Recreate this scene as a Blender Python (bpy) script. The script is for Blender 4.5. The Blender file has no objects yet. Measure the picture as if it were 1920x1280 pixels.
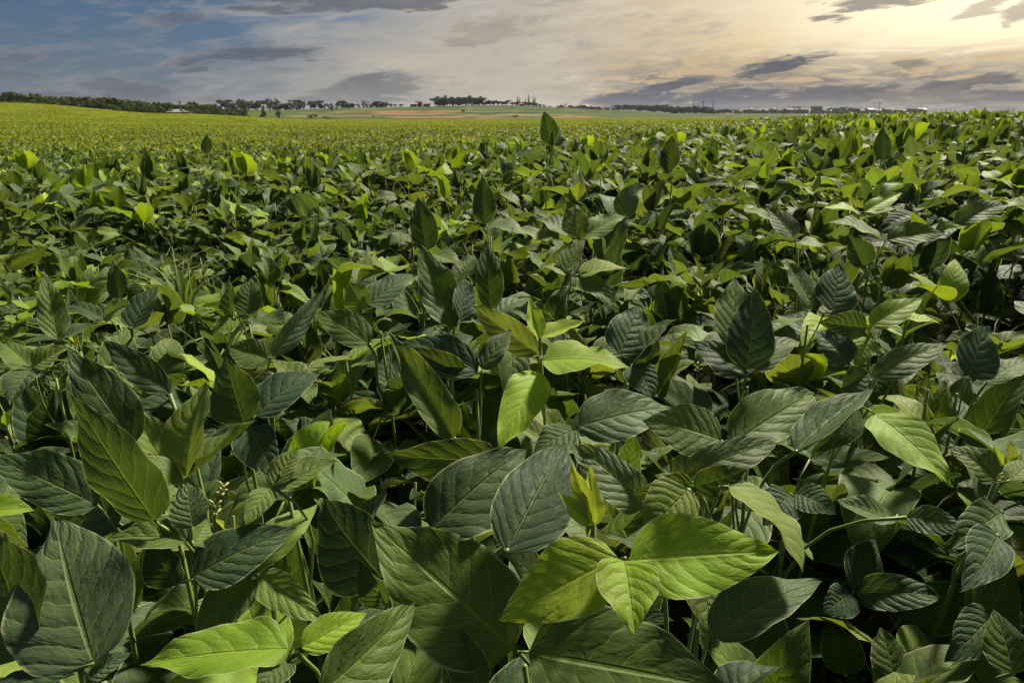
import bpy, math, random
import numpy as np
from mathutils import Vector, Matrix, Euler
R = math.radians
SC = bpy.context.scene
COL = SC.collection
rng = random.Random(7)
nrg = np.random.default_rng(7)

# ------------------------------------------------------------------ camera
CAMZ, PITCH, F = 1.22, R(18.49), 1280.0
cam_d = bpy.data.cameras.new('camera'); cam_d.lens = 24; cam_d.sensor_width = 36
cam_d.clip_start = .02; cam_d.clip_end = 30000
cam = bpy.data.objects.new('camera', cam_d); COL.objects.link(cam)
cam.location = (0, 0, CAMZ); cam.rotation_euler = (R(90) - PITCH, 0, 0)
SC.camera = cam
sP, cP = math.sin(PITCH), math.cos(PITCH)
EYE = Vector((0, 0, CAMZ))
def ray(px, py):                      # direction of a photo pixel, scaled to unit depth
    u, v = (px - 960) / F, (640 - py) / F
    return Vector((u, cP + v * sP, v * cP - sP))
def depth_for(px, py, h):             # depth at which that direction is h metres below the eye
    return h / max(1e-3, -(ray(px, py).z))
def project(p):
    q = p - EYE
    d = q.y * cP - q.z * sP
    v = (q.y * sP + q.z * cP)
    return 960 + F * q.x / d, 640 - F * v / d, d
def slope(py):                        # rise per metre of forward distance
    r = ray(960, py); return r.z / r.y

# ------------------------------------------------------------------ sun, sky, exposure
SUN_AZ, SUN_EL = 40.0, 47.0           # degrees, clockwise from +Y
sun_d = bpy.data.lights.new('sun', 'SUN'); sun_d.energy = 5.0; sun_d.angle = R(7)
sun_d.color = (1.0, .93, .77)
sun = bpy.data.objects.new('sun', sun_d); COL.objects.link(sun)
sv = Vector((math.sin(R(SUN_AZ)) * math.cos(R(SUN_EL)), math.cos(R(SUN_AZ)) * math.cos(R(SUN_EL)), math.sin(R(SUN_EL))))
sun.rotation_euler = sv.to_track_quat('Z', 'Y').to_euler()
sun.location = (20, 20, 30)
SC.view_settings.view_transform = 'Standard'; SC.view_settings.look = 'None'
EXPO = .68; SC.view_settings.exposure = EXPO; SC.view_settings.gamma = 1
SC.cycles.max_bounces = 5; SC.cycles.diffuse_bounces = 2; SC.cycles.transmission_bounces = 3
SC.cycles.glossy_bounces = 2; SC.cycles.use_denoising = True
SC.cycles.sample_clamp_indirect = 4

def lin(r, g, b, k=1.0):
    f = lambda c: ((c / 255) / 12.92 if c / 255 <= .04045 else ((c / 255 + .055) / 1.055) ** 2.4) * k
    return (f(r), f(g), f(b), 1)

class NT:                              # small node-graph helper
    def __init__(s, tree): s.t = tree; s.n = tree.nodes; s.l = tree.links
    def put(s, sock, v):
        if isinstance(v, bpy.types.NodeSocket): s.l.new(v, sock)
        elif v is not None: sock.default_value = v
    def node(s, kind, **kw):
        n = s.n.new(kind)
        for k, v in kw.items(): setattr(n, k, v)
        return n
    def m(s, op, a, b=None, c=None, clamp=False):
        n = s.node('ShaderNodeMath', operation=op, use_clamp=clamp)
        for i, v in enumerate((a, b, c)):
            if v is not None: s.put(n.inputs[i], v)
        return n.outputs[0]
    def ss(s, x, a, b):                # smoothstep from a to b (a may exceed b)
        n = s.node('ShaderNodeMapRange', interpolation_type='SMOOTHSTEP')
        s.put(n.inputs[0], x); s.put(n.inputs[1], a); s.put(n.inputs[2], b)
        if a > b:
            n.inputs[1].default_value = b; n.inputs[2].default_value = a
            n.inputs[3].default_value = 1; n.inputs[4].default_value = 0
        return n.outputs[0]
    def mix(s, f, a, b, mode='MIX'):
        n = s.node('ShaderNodeMix', data_type='RGBA', blend_type=mode)
        s.put(n.inputs[0], f); s.put(n.inputs[6], a); s.put(n.inputs[7], b)
        return n.outputs[2]
    def xyz(s, x, y, z=0.0):
        n = s.node('ShaderNodeCombineXYZ')
        for i, v in enumerate((x, y, z)): s.put(n.inputs[i], v)
        return n.outputs[0]
    def noise(s, vec, scale=1.0, detail=4.0, rough=.55, dist=0.0):
        n = s.node('ShaderNodeTexNoise')
        s.put(n.inputs['Vector'], vec); n.inputs['Scale'].default_value = scale
        n.inputs['Detail'].default_value = detail; n.inputs['Roughness'].default_value = rough
        n.inputs['Distortion'].default_value = dist
        return n.outputs[0]

world = bpy.data.worlds.new('World'); SC.world = world; world.use_nodes = True
def build_sky():
    w = NT(world.node_tree); w.n.clear()
    K = 2.0 ** -EXPO * .93
    def L(r, g, b, k=1.0): return lin(r, g, b, K * k)
    tc = w.node('ShaderNodeTexCoord').outputs['Generated']
    sep = w.node('ShaderNodeSeparateXYZ'); w.l.new(tc, sep.inputs[0])
    X, Y, Z = sep.outputs
    deg = 180 / math.pi
    az = w.m('MULTIPLY', w.m('ARCTAN2', X, Y), deg)
    el = w.m('MULTIPLY', w.m('ARCSINE', Z), deg)
    sky = w.node('ShaderNodeTexSky', sky_type='NISHITA', sun_disc=False)
    sky.sun_elevation = R(SUN_EL); sky.sun_rotation = R(SUN_AZ)
    sky.dust_density = .4; sky.ozone_density = 2.5
    clear = w.mix(1.0, sky.outputs[0], (.023 * K, .030 * K, .041 * K, 1), 'MULTIPLY')
    lean = w.m('SUBTRACT', el, w.m('MULTIPLY', az, .10))          # streaks climb toward the sun's side
    n1 = w.noise(w.xyz(w.m('MULTIPLY', az, .055), w.m('MULTIPLY', lean, .26), 3.1), 1.0, 5, .58, .6)
    n2 = w.noise(w.xyz(w.m('MULTIPLY', az, .17), w.m('MULTIPLY', lean, .85), 7.7), 1.0, 6, .62, .9)
    n3 = w.noise(w.xyz(w.m('MULTIPLY', az, .075), w.m('MULTIPLY', el, .75), 1.3), 1.5, 5, .58, 1.0)
    n4 = w.noise(w.xyz(w.m('MULTIPLY', az, .55), w.m('MULTIPLY', lean, 2.4), 4.4), 1.0, 6, .65, .7); c4 = w.m('SUBTRACT', n4, .5)
    c1 = w.m('SUBTRACT', n1, .5); c2 = w.m('SUBTRACT', n2, .5); c3 = w.m('SUBTRACT', n3, .5)
    near_sun = w.m('SUBTRACT', 36.0, w.m('ABSOLUTE', w.m('SUBTRACT', az, 36.0)))     # the veil thins away from the sun on either side
    f = w.m('ADD', near_sun, w.m('ADD', w.m('MULTIPLY', c1, 58), w.m('ADD', w.m('MULTIPLY', c2, 34), w.m('MULTIPLY', c4, 16))))
    veil = w.ss(f, -31, 5)
    base = w.mix(w.m('MULTIPLY', w.ss(el, 7, 0), .7), clear, L(104, 116, 136))
    cream = w.mix(w.ss(near_sun, -2, 24), L(200, 190, 174), L(240, 214, 166))
    cream = w.mix(w.m('MULTIPLY', w.ss(w.m('ADD', n2, w.m('MULTIPLY', c4, .35)), .46, .74), .42), cream, L(140, 142, 148))
    cream = w.mix(w.m('MULTIPLY', w.ss(w.m('ADD', n1, w.m('MULTIPLY', c4, .4)), .54, .36), .55), cream, L(244, 230, 204))
    c = w.mix(w.m('MULTIPLY', w.ss(w.m('ADD', n2, w.m('MULTIPLY', c4, .6)), .44, .72), .45), base, L(148, 150, 156))     # thin wisps in the clear part
    c = w.mix(w.m('MULTIPLY', veil, .96), c, cream)
    # bright cloud where the sun stands behind it
    vec = w.xyz(w.m('ADD', az, w.m('MULTIPLY', c1, 4.0)), w.m('ADD', el, w.m('ADD', w.m('MULTIPLY', c2, 1.9), w.m('MULTIPLY', c3, 1.5))))
    def blob(a0, e0, ra, re, rot):
        mp = w.node('ShaderNodeMapping', vector_type='TEXTURE')
        w.l.new(vec, mp.inputs[0])
        mp.inputs['Location'].default_value = (a0, e0, 0); mp.inputs['Rotation'].default_value = (0, 0, rot); mp.inputs['Scale'].default_value = (ra, re, 1)
        ln = w.node('ShaderNodeVectorMath', operation='LENGTH'); w.l.new(mp.outputs[0], ln.inputs[0])
        return ln.outputs['Value']
    c = w.mix(w.ss(blob(36.5, 8.4, 25, 7.6, .05), 1.0, .15), c, L(255, 240, 204, 1.5))
    # low grey stratus with lit streaks on the sun's side
    low = w.m('MULTIPLY', w.ss(w.m('ADD', el, w.m('ADD', w.m('MULTIPLY', c3, -8.0), w.m('MULTIPLY', c2, -4.0))), 5.2, 1.4), w.ss(w.m('ADD', near_sun, w.m('MULTIPLY', c1, 26)), 2, 12))
    lowc = w.mix(w.ss(w.m('ADD', n3, w.m('ADD', w.m('MULTIPLY', c2, .7), w.m('MULTIPLY', c4, .3))), .48, .60), L(98, 100, 110), L(206, 180, 140))
    c = w.mix(w.m('MULTIPLY', low, .93), c, lowc)
    # single darker clouds: pixel x, y, half length, half height, lean, strength
    DK = [(470, 106, 100, 12, .10, .8), (330, 34, 46, 10, 0, .5), (640, -6, 170, 15, .02, .8), (702, 148, 55, 10, .16, .8),
          (700, 172, 120, 18, .14, .7), (250, 172, 60, 16, -.14, .66), (340, 190, 110, 8, 0, .5), (25, 145, 50, 4, 0, .5), (38, 108, 28, 8, 0, .5),
          (930, 56, 80, 18, .12, .4), (1452, 125, 66, 10, .22, .95), (1250, 166, 74, 10, .22, .9), (1180, 192, 110, 15, .12, .9),
          (1350, 192, 130, 18, .12, .9), (1660, 0, 80, 10, .02, .75), (1545, 34, 26, 5, 0, .75), (1830, 18, 36, 6, .3, .5), (1912, 20, 26, 14, .3, .6),
          (1700, 116, 24, 6, 0, .6), (1795, 158, 76, 9, .12, .85), (1885, 160, 34, 7, 0, .75), (1860, 194, 150, 16, 0, .75), (1560, 180, 110, 14, .1, .8), (110, 182, 60, 10, 0, .6)]
    brk = w.m('ADD', w.m('MULTIPLY', w.m('ADD', c2, w.m('MULTIPLY', c3, .7)), 1.8), w.m('MULTIPLY', c4, 1.5))
    tot = 0.0; halo = 0.0
    for (px, py, rx, ry, lean_, st) in DK:
        r = ray(px, py).normalized(); a0 = math.degrees(math.atan2(r.x, r.y)); e0 = math.degrees(math.asin(r.z))
        d = w.m('SUBTRACT', blob(a0, e0, rx / F * deg * 1.25, ry / F * deg * 1.5, lean_), brk)
        mk = w.m('MULTIPLY', w.ss(d, 1.05, .45), st * (.97 if px > 1000 else .88))
        tot = w.m('MAXIMUM', tot, mk)
    dark = w.mix(w.ss(az, 18, 30), L(80, 87, 104), L(92, 92, 102))
    rim = w.m('MULTIPLY', w.m('MULTIPLY', w.ss(tot, .02, .25), w.ss(tot, .6, .25)), .4)
    c = w.mix(rim, c, w.mix(w.ss(az, -14, 0), L(160, 158, 160), L(232, 214, 184)))
    c = w.mix(tot, c, dark)
    bg = w.node('ShaderNodeBackground'); w.l.new(c, bg.inputs[0]); bg.inputs[1].default_value = 1.0
    out = w.node('ShaderNodeOutputWorld'); w.l.new(bg.outputs[0], out.inputs[0])
build_sky()

# ------------------------------------------------------------------ helpers
def tag(o, label=None, cat=None, group=None, kind=None):
    for k, v in (('label', label), ('category', cat), ('group', group), ('kind', kind)):
        if v: o[k] = v
    return o
def link(o, parent=None):
    COL.objects.link(o)
    if parent: o.parent = parent
    return o
def empty(name, loc):
    o = bpy.data.objects.new(name, None); o.location = loc; o.empty_display_size = .02
    COL.objects.link(o); return o
def mesh(name, verts, faces, mat=None, smooth=True):
    me = bpy.data.meshes.new(name); me.from_pydata([tuple(v) for v in verts], [], faces)
    if mat: me.materials.append(mat)
    if smooth: me.polygons.foreach_set('use_smooth', [True] * len(me.polygons))
    me.update(); return me
def tube(pts, radii, sides=5):
    vs, fs = [], []
    pts = [Vector(p) for p in pts]
    for i, p in enumerate(pts):
        t = (pts[min(i + 1, len(pts) - 1)] - pts[max(i - 1, 0)]).normalized()
        a = t.cross(Vector((.31, .17, .93)))
        if a.length < .05: a = t.cross(Vector((1, 0, 0)))
        a.normalize(); b = t.cross(a)
        for k in range(sides):
            th = 2 * math.pi * k / sides
            vs.append(p + (a * math.cos(th) + b * math.sin(th)) * radii[i])
    for i in range(len(pts) - 1):
        for k in range(sides):
            q = (k + 1) % sides
            fs.append((i * sides + k, i * sides + q, (i + 1) * sides + q, (i + 1) * sides + k))
    fs.append(tuple(range(sides - 1, -1, -1))); fs.append(tuple((len(pts) - 1) * sides + k for k in range(sides)))
    return vs, fs
def sstep(x, a, b):
    t = np.clip((np.asarray(x, float) - a) / (b - a), 0, 1); return t * t * (3 - 2 * t)

# ------------------------------------------------------------------ materials
def new_mat(name):
    m = bpy.data.materials.new(name); m.use_nodes = True
    t = NT(m.node_tree); t.n.clear(); return m, t
def finish(t, shader):
    o = t.node('ShaderNodeOutputMaterial'); t.l.new(shader, o.inputs[0])
def plain(name, col, rough=.7, var=.25, scale=8.0, spec=.3, bump=0.0):
    m, t = new_mat(name)
    tc = t.node('ShaderNodeTexCoord').outputs['Object']
    n = t.noise(tc, scale, 5, .6)
    k = t.m('ADD', t.m('MULTIPLY', n, 2 * var), 1 - var)
    oi = t.node('ShaderNodeObjectInfo').outputs['Random']
    k = t.m('MULTIPLY', k, t.m('ADD', t.m('MULTIPLY', oi, .3), .85))
    c = t.mix(1.0, (*col, 1), t.xyz(k, k, k), 'MULTIPLY')
    b = t.node('ShaderNodeBsdfPrincipled'); t.l.new(c, b.inputs['Base Color'])
    b.inputs['Roughness'].default_value = rough; b.inputs['Specular IOR Level'].default_value = spec
    if bump:
        bp = t.node('ShaderNodeBump'); bp.inputs['Strength'].default_value = bump; t.l.new(n, bp.inputs['Height']); t.l.new(bp.outputs[0], b.inputs['Normal'])
    finish(t, b.outputs[0]); return m

def leaf_material(name, source, detail=True):
    m, t = new_mat(name)
    oi = t.node('ShaderNodeObjectInfo')
    if source == 'object':
        col, age = oi.outputs['Color'], oi.outputs['Alpha']
    else:
        at = t.node('ShaderNodeAttribute', attribute_name='leafcol'); col, age = at.outputs['Color'], at.outputs['Alpha']
    uvn = t.node('ShaderNodeUVMap', uv_map='UVMap').outputs[0]
    sp = t.node('ShaderNodeSeparateXYZ'); t.l.new(uvn, sp.inputs[0]); U, V = sp.outputs[0], sp.outputs[1]
    rnd = oi.outputs['Random']
    k = t.m('ADD', t.m('MULTIPLY', rnd, .36), .82)
    c0 = t.mix(1.0, col, t.xyz(k, k, k), 'MULTIPLY')
    b = t.node('ShaderNodeBsdfPrincipled')
    if detail:
        s = t.m('SUBTRACT', U, .5); a = t.m('MULTIPLY', t.m('ABSOLUTE', s), 2.0)
        side = t.m('MULTIPLY', t.m('GREATER_THAN', s, 0.0), .45)
        # side veins leave the midrib and sweep toward the tip
        off = t.m('MULTIPLY', t.m('POWER', a, 1.25), .27)
        jit = t.noise(t.xyz(t.m('MULTIPLY', U, 3), t.m('MULTIPLY', V, 4), t.m('MULTIPLY', rnd, 40)), 1.0, 2)
        p = t.m('ADD', t.m('ADD', t.m('MULTIPLY', t.m('SUBTRACT', V, off), t.m('ADD', t.m('MULTIPLY', rnd, 2.6), 5.6)), side), t.m('MULTIPLY', jit, .85))
        fr = t.m('FRACT', p); dv = t.m('ABSOLUTE', t.m('SUBTRACT', fr, .5))          # .5 at a vein
        vein = t.m('MULTIPLY', t.ss(dv, .442, .492), t.ss(a, 1.0, .7))
        mid = t.ss(a, .055, .018)
        edge = t.ss(a, .94, .985)
        seed = t.xyz(t.m('ADD', t.m('MULTIPLY', U, 1.0), t.m('MULTIPLY', rnd, 37)), t.m('MULTIPLY', V, 1.7), 0.0)
        big = t.noise(seed, 3.0, 3, .6)
        # ladder of small ridges that cross from vein to vein
        lad = t.noise(t.xyz(t.m('ADD', t.m('MULTIPLY', s, 13), t.m('MULTIPLY', rnd, 50)), t.m('MULTIPLY', p, 3.0), 0.0), 1.0, 2, .5, .3)
        k2 = t.m('ADD', t.m('MULTIPLY', big, .50), .75)
        k2 = t.m('MULTIPLY', k2, t.m('ADD', t.m('MULTIPLY', lad, .24), .88))
        c = t.mix(1.0, c0, t.xyz(k2, k2, k2), 'MULTIPLY')
        pale = t.mix(.5, t.mix(1.0, c0, (2.0, 1.9, 1.6, 1), 'MULTIPLY'), (.20, .27, .05, 1))
        c = t.mix(t.m('MULTIPLY', t.ss(a, .6, 0.0), .16), c, pale)                     # paler along the midrib
        c = t.mix(t.m('MULTIPLY', t.ss(t.noise(seed, 11, 2, .5), .70, .74), .6), c, (.13, .085, .03, 1))   # brown specks
        c = t.mix(t.m('MULTIPLY', vein, .62), c, pale)
        c = t.mix(t.m('MULTIPLY', mid, .75), c, pale)
        c = t.mix(t.m('MULTIPLY', edge, .7), c, (.42, .44, .22, 1))
        sp2 = t.ss(big, .76, .80)                                                      # pale worn spots
        c = t.mix(t.m('MULTIPLY', sp2, .45), c, (.24, .23, .10, 1))
        hump = t.m('SUBTRACT', 1.0, t.m('POWER', t.m('MULTIPLY', dv, 2.0), 2.0))
        h = t.m('ADD', t.m('MULTIPLY', hump, .31), t.m('ADD', t.m('MULTIPLY', lad, .36), t.m('MULTIPLY', big, .3)))
        h = t.m('SUBTRACT', h, t.m('MULTIPLY', mid, .7))
        bp = t.node('ShaderNodeBump'); t.l.new(h, bp.inputs['Height']); bp.inputs['Distance'].default_value = .0030
        t.l.new(age, bp.inputs['Strength'])
        t.l.new(bp.outputs[0], b.inputs['Normal'])
        nrm = bp.outputs[0]
    else:
        c = c0; nrm = None
    t.l.new(c, b.inputs['Base Color'])
    b.inputs['Roughness'].default_value = .58; b.inputs['Specular IOR Level'].default_value = .27
    b.inputs['Sheen Weight'].default_value = .06; b.inputs['Sheen Roughness'].default_value = .55
    b.inputs['Sheen Tint'].default_value = (.85, 1, .8, 1)
    tr = t.node('ShaderNodeBsdfTranslucent')
    tcol = t.mix(1.0, c, (1.32, 1.25, .55, 1), 'MULTIPLY'); t.l.new(tcol, tr.inputs[0])
    if nrm: t.l.new(nrm, tr.inputs['Normal'])
    ms = t.node('ShaderNodeMixShader'); ms.inputs[0].default_value = .35
    t.l.new(b.outputs[0], ms.inputs[1]); t.l.new(tr.outputs[0], ms.inputs[2])
    finish(t, ms.outputs[0]); return m

M_LEAF = leaf_material('soybean_leaf', 'object')
M_LEAFA = leaf_material('soybean_leaf_crop', 'attr')
M_LEAFF = leaf_material('soybean_leaf_far', 'attr', detail=False)
def stem_material():
    m, t = new_mat('green_stem')
    tc = t.node('ShaderNodeTexCoord').outputs['Object']
    n = t.noise(tc, 60, 3)
    c = t.mix(n, (.11, .17, .02, 1), (.20, .25, .05, 1))
    b = t.node('ShaderNodeBsdfPrincipled'); t.l.new(c, b.inputs['Base Color']); b.inputs['Roughness'].default_value = .5
    b.inputs['Sheen Weight'].default_value = .12; b.inputs['Sheen Roughness'].default_value = .4
    finish(t, b.outputs[0]); return m
M_STEM = stem_material()
M_FLOWER = plain('flower_cream', (.38, .40, .12), .6, .3, 200)

# leaf colours (rgb albedo, alpha = strength of the quilting)
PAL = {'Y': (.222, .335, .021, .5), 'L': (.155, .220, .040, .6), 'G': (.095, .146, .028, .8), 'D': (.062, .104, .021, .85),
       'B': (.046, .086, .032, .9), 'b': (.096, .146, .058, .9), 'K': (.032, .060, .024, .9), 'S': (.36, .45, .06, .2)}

# ------------------------------------------------------------------ leaves
def leaf_grid(nl, nw, shape=0.0, width=.6, droop=.5, fold=.25, wave=.03, phase=0.0, asym=0.0, twist=0.0, base_up=0.0, bite=0.0):
    """leaflet of length 1 along +Y from the origin; width = full width; droop in radians, bent down toward the tip"""
    e0, e1 = .54 - .05 * shape, 1.18 - .44 * shape
    vm = e0 / (e0 + e1); wm = vm ** e0 * (1 - vm) ** e1
    N = 60
    cy, cz = [0.0], [0.0]
    for i in range(N):
        v = (i + .5) / N; th = base_up - droop * v ** 1.3
        cy.append(cy[-1] + math.cos(th) / N); cz.append(cz[-1] + math.sin(th) / N)
    vs, uv = [], []
    for i in range(nl + 1):
        s = i / nl; v = .5 * s + .5 * (1 - math.cos(math.pi * s)) / 2
        hw = .5 * width * v ** e0 * max(0, 1 - v) ** e1 / wm
        hw *= 1 + .022 * math.sin(11 * v + 9 * phase) + .014 * math.sin(21 * v + 17 * phase)
        hw = max(hw, .012 if i == 0 else .002)
        k = v * N; k0 = min(int(k), N - 1); fy = cy[k0] + (cy[k0 + 1] - cy[k0]) * (k - k0); fz = cz[k0] + (cz[k0 + 1] - cz[k0]) * (k - k0)
        th = base_up - droop * v ** 1.3
        for j in range(nw + 1):
            a = 2 * j / nw - 1
            x = a * hw * (1 + asym * (1 if a > 0 else -1))
            aa = abs(a)
            if bite and aa > .6 and (a > 0) == (bite > 0) and abs(v - abs(bite)) < .06: x *= .72 + .2 * abs(v - abs(bite)) / .06   # gnawed margin
            z = fold * abs(x) * (1 - .35 * aa) + wave * math.sin(2 * math.pi * (1.6 * v + phase) + (1.3 if a > 0 else 0)) * aa ** 2 * min(1, hw / (.2 * width)) + wave * .5 * math.sin(2 * math.pi * (3.4 * v + 2 * phase)) * aa ** 3
            tw = twist * (v - .3)
            xx, zz = x * math.cos(tw) - z * math.sin(tw), x * math.sin(tw) + z * math.cos(tw)
            vs.append((xx, fy - zz * math.sin(th), fz + zz * math.cos(th))); uv.append((j / nw, v))
    fs = [(i * (nw + 1) + j, i * (nw + 1) + j + 1, (i + 1) * (nw + 1) + j + 1, (i + 1) * (nw + 1) + j) for i in range(nl) for j in range(nw)]
    return vs, fs, uv
def set_uv(me, uv):
    l = me.uv_layers.new(name='UVMap')
    idx = np.empty(len(me.loops), int); me.loops.foreach_get('vertex_index', idx)
    l.data.foreach_set('uv', np.asarray(uv, np.float32)[idx].ravel())
def leaf_mesh(name, nl, nw, mat, **kw):
    vs, fs, uv = leaf_grid(nl, nw, **kw)
    me = mesh(name, vs, fs, mat); set_uv(me, uv); return me
def rand_shape(r):
    return dict(shape=r.uniform(0, .8), width=r.uniform(.42, .62), droop=r.choice([r.uniform(-.2, .4), r.uniform(.4, 1.1), r.uniform(.7, 1.7)]), fold=r.choice([r.uniform(.05, .3), r.uniform(.25, .8), r.uniform(.4, 1.0)]),
                wave=r.uniform(.012, .045), phase=r.random(), asym=r.uniform(-.14, .14), twist=r.uniform(-.6, .6), base_up=r.uniform(0, .35))
LEAVES = [leaf_mesh('leaflet', 12, 6, M_LEAF, **rand_shape(rng)) for _ in range(60)]
BUDS = [leaf_mesh('young_leaflet', 7, 4, M_LEAF, shape=.1, width=rng.uniform(.26, .36), droop=rng.uniform(-.5, .1), fold=rng.uniform(.9, 1.5), wave=.02, phase=rng.random()) for _ in range(6)]

# ------------------------------------------------------------------ terrain
CANOPY = .86
PXK = np.array([-300, 0, 300, 600, 960, 1300, 1600, 1920, 2200], float)
YK = np.array([.3, 1.2, 2.5, 4.8, 6.5, 9, 14, 22, 40, 80, 172], float)
# canopy height relative to the eye, one row for each photo column
def zrow(near, far): return list(near) + [slope(p) * d for p, d in far]
TOP = np.array([
    zrow([-.36, -.38, -.42, -.30, -.48, -.72, -.90], [(268, 22), (243, 40), (220, 80), (189, 172)]),
    zrow([-.36, -.38, -.42, -.30, -.48, -.72, -.90], [(268, 22), (243, 40), (222, 80), (193, 172)]),
    zrow([-.35, -.37, -.41, -.28, -.46, -.70, -.90], [(268, 22), (246, 40), (228, 80), (213, 172)]),
    zrow([-.34, -.35, -.36, -.26, -.38, -.62, -.86], [(266, 22), (245, 40), (233, 80), (225, 172)]),
    zrow([-.34, -.34, -.27, -.20, -.25, -.50, -.74], [(257, 22), (241, 40), (231, 80), (224, 172)]),
    zrow([-.34, -.33, -.21, -.15, -.17, -.25, -.38], [(240, 22), (231, 40), (226, 80), (222, 172)]),
    zrow([-.35, -.34, -.19, -.11, -.10, -.09, -.09], [(216, 22), (220, 40), (222, 80), (221, 172)]),
    zrow([-.35, -.36, -.20, -.11, -.08, -.05, -.03], [(211, 22), (215, 40), (220, 80), (220, 172)]),
    zrow([-.35, -.36, -.20, -.11, -.08, -.05, -.03], [(211, 22), (215, 40), (220, 80), (220, 172)])])
# bare ground beyond the crop: pixel row at each distance
YF = np.array([172, 200, 262, 430, 620, 900, 3000, 9000], float)
PXF = np.array([-300, 0, 300, 520, 700, 960, 1060, 1130, 1300, 1600, 1920, 2200], float)
FARPY = np.array([
    [192, 200, 205, 203, 208, 213, 212.5, 212], [195, 203, 207, 205, 209, 213, 212.5, 212], [215, 219, 219, 207, 210, 213, 212.5, 212],
    [226, 226, 223, 206, 209, 212, 212.5, 212], [227, 227, 223, 201, 208, 212, 212.5, 212], [227, 227, 222.5, 197.5, 206, 211, 212.5, 212],
    [227, 227, 222.5, 202, 205, 209, 212.5, 212], [227, 227, 222.5, 206.5, 206, 209, 212.5, 212], [226, 226, 222, 215, 214, 213, 212.5, 212], [225, 225, 221, 216, 215, 213.5, 212.5, 212],
    [225, 225, 220, 216, 214, 213, 212.5, 212], [225, 225, 220, 216, 214, 213, 212.5, 212]], float)
def grid_interp(px, y, PK, K, T, log=True):
    px = np.clip(px, PK[0], PK[-1]); y = np.clip(y, K[0], K[-1])
    i = np.clip(np.searchsorted(PK, px) - 1, 0, len(PK) - 2); a = (px - PK[i]) / (PK[i + 1] - PK[i]); a = a * a * (3 - 2 * a)
    j = np.clip(np.searchsorted(K, y) - 1, 0, len(K) - 2); b = (np.log(y) - np.log(K[j])) / (np.log(K[j + 1]) - np.log(K[j])); b = .5 * b + .5 * b * b * (3 - 2 * b)
    return (T[i, j] * (1 - b) + T[i, j + 1] * b) * (1 - a) + (T[i + 1, j] * (1 - b) + T[i + 1, j + 1] * b) * a
def col_px(x, y): return 960 + F * (x / np.maximum(y, 2.0)) / cP
def crop_top(x, y):                   # canopy height (world z)
    x = np.asarray(x, float); y = np.asarray(y, float)
    return CAMZ + grid_interp(col_px(x, y), np.maximum(y, .3), PXK, YK, TOP)
SLP = np.vectorize(slope)(FARPY)
def ground_z(x, y):
    x = np.asarray(x, float); y = np.asarray(y, float)
    zc = crop_top(x, y) - CANOPY
    zf = CAMZ + grid_interp(col_px(x, y), y, PXF, YF, SLP) * y
    k = sstep(y, 170, 186)
    z = zc * (1 - k) + zf * k
    # terrace banks on the far slope
    on = sstep(y, 255, 275) * (1 - sstep(y, 425, 440))
    return z + on * .35 * (np.floor(y / 21) * 21 + 21 * sstep(np.mod(y, 21) / 21, .75, 1.0) - y) / 21 * 1.6

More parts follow.
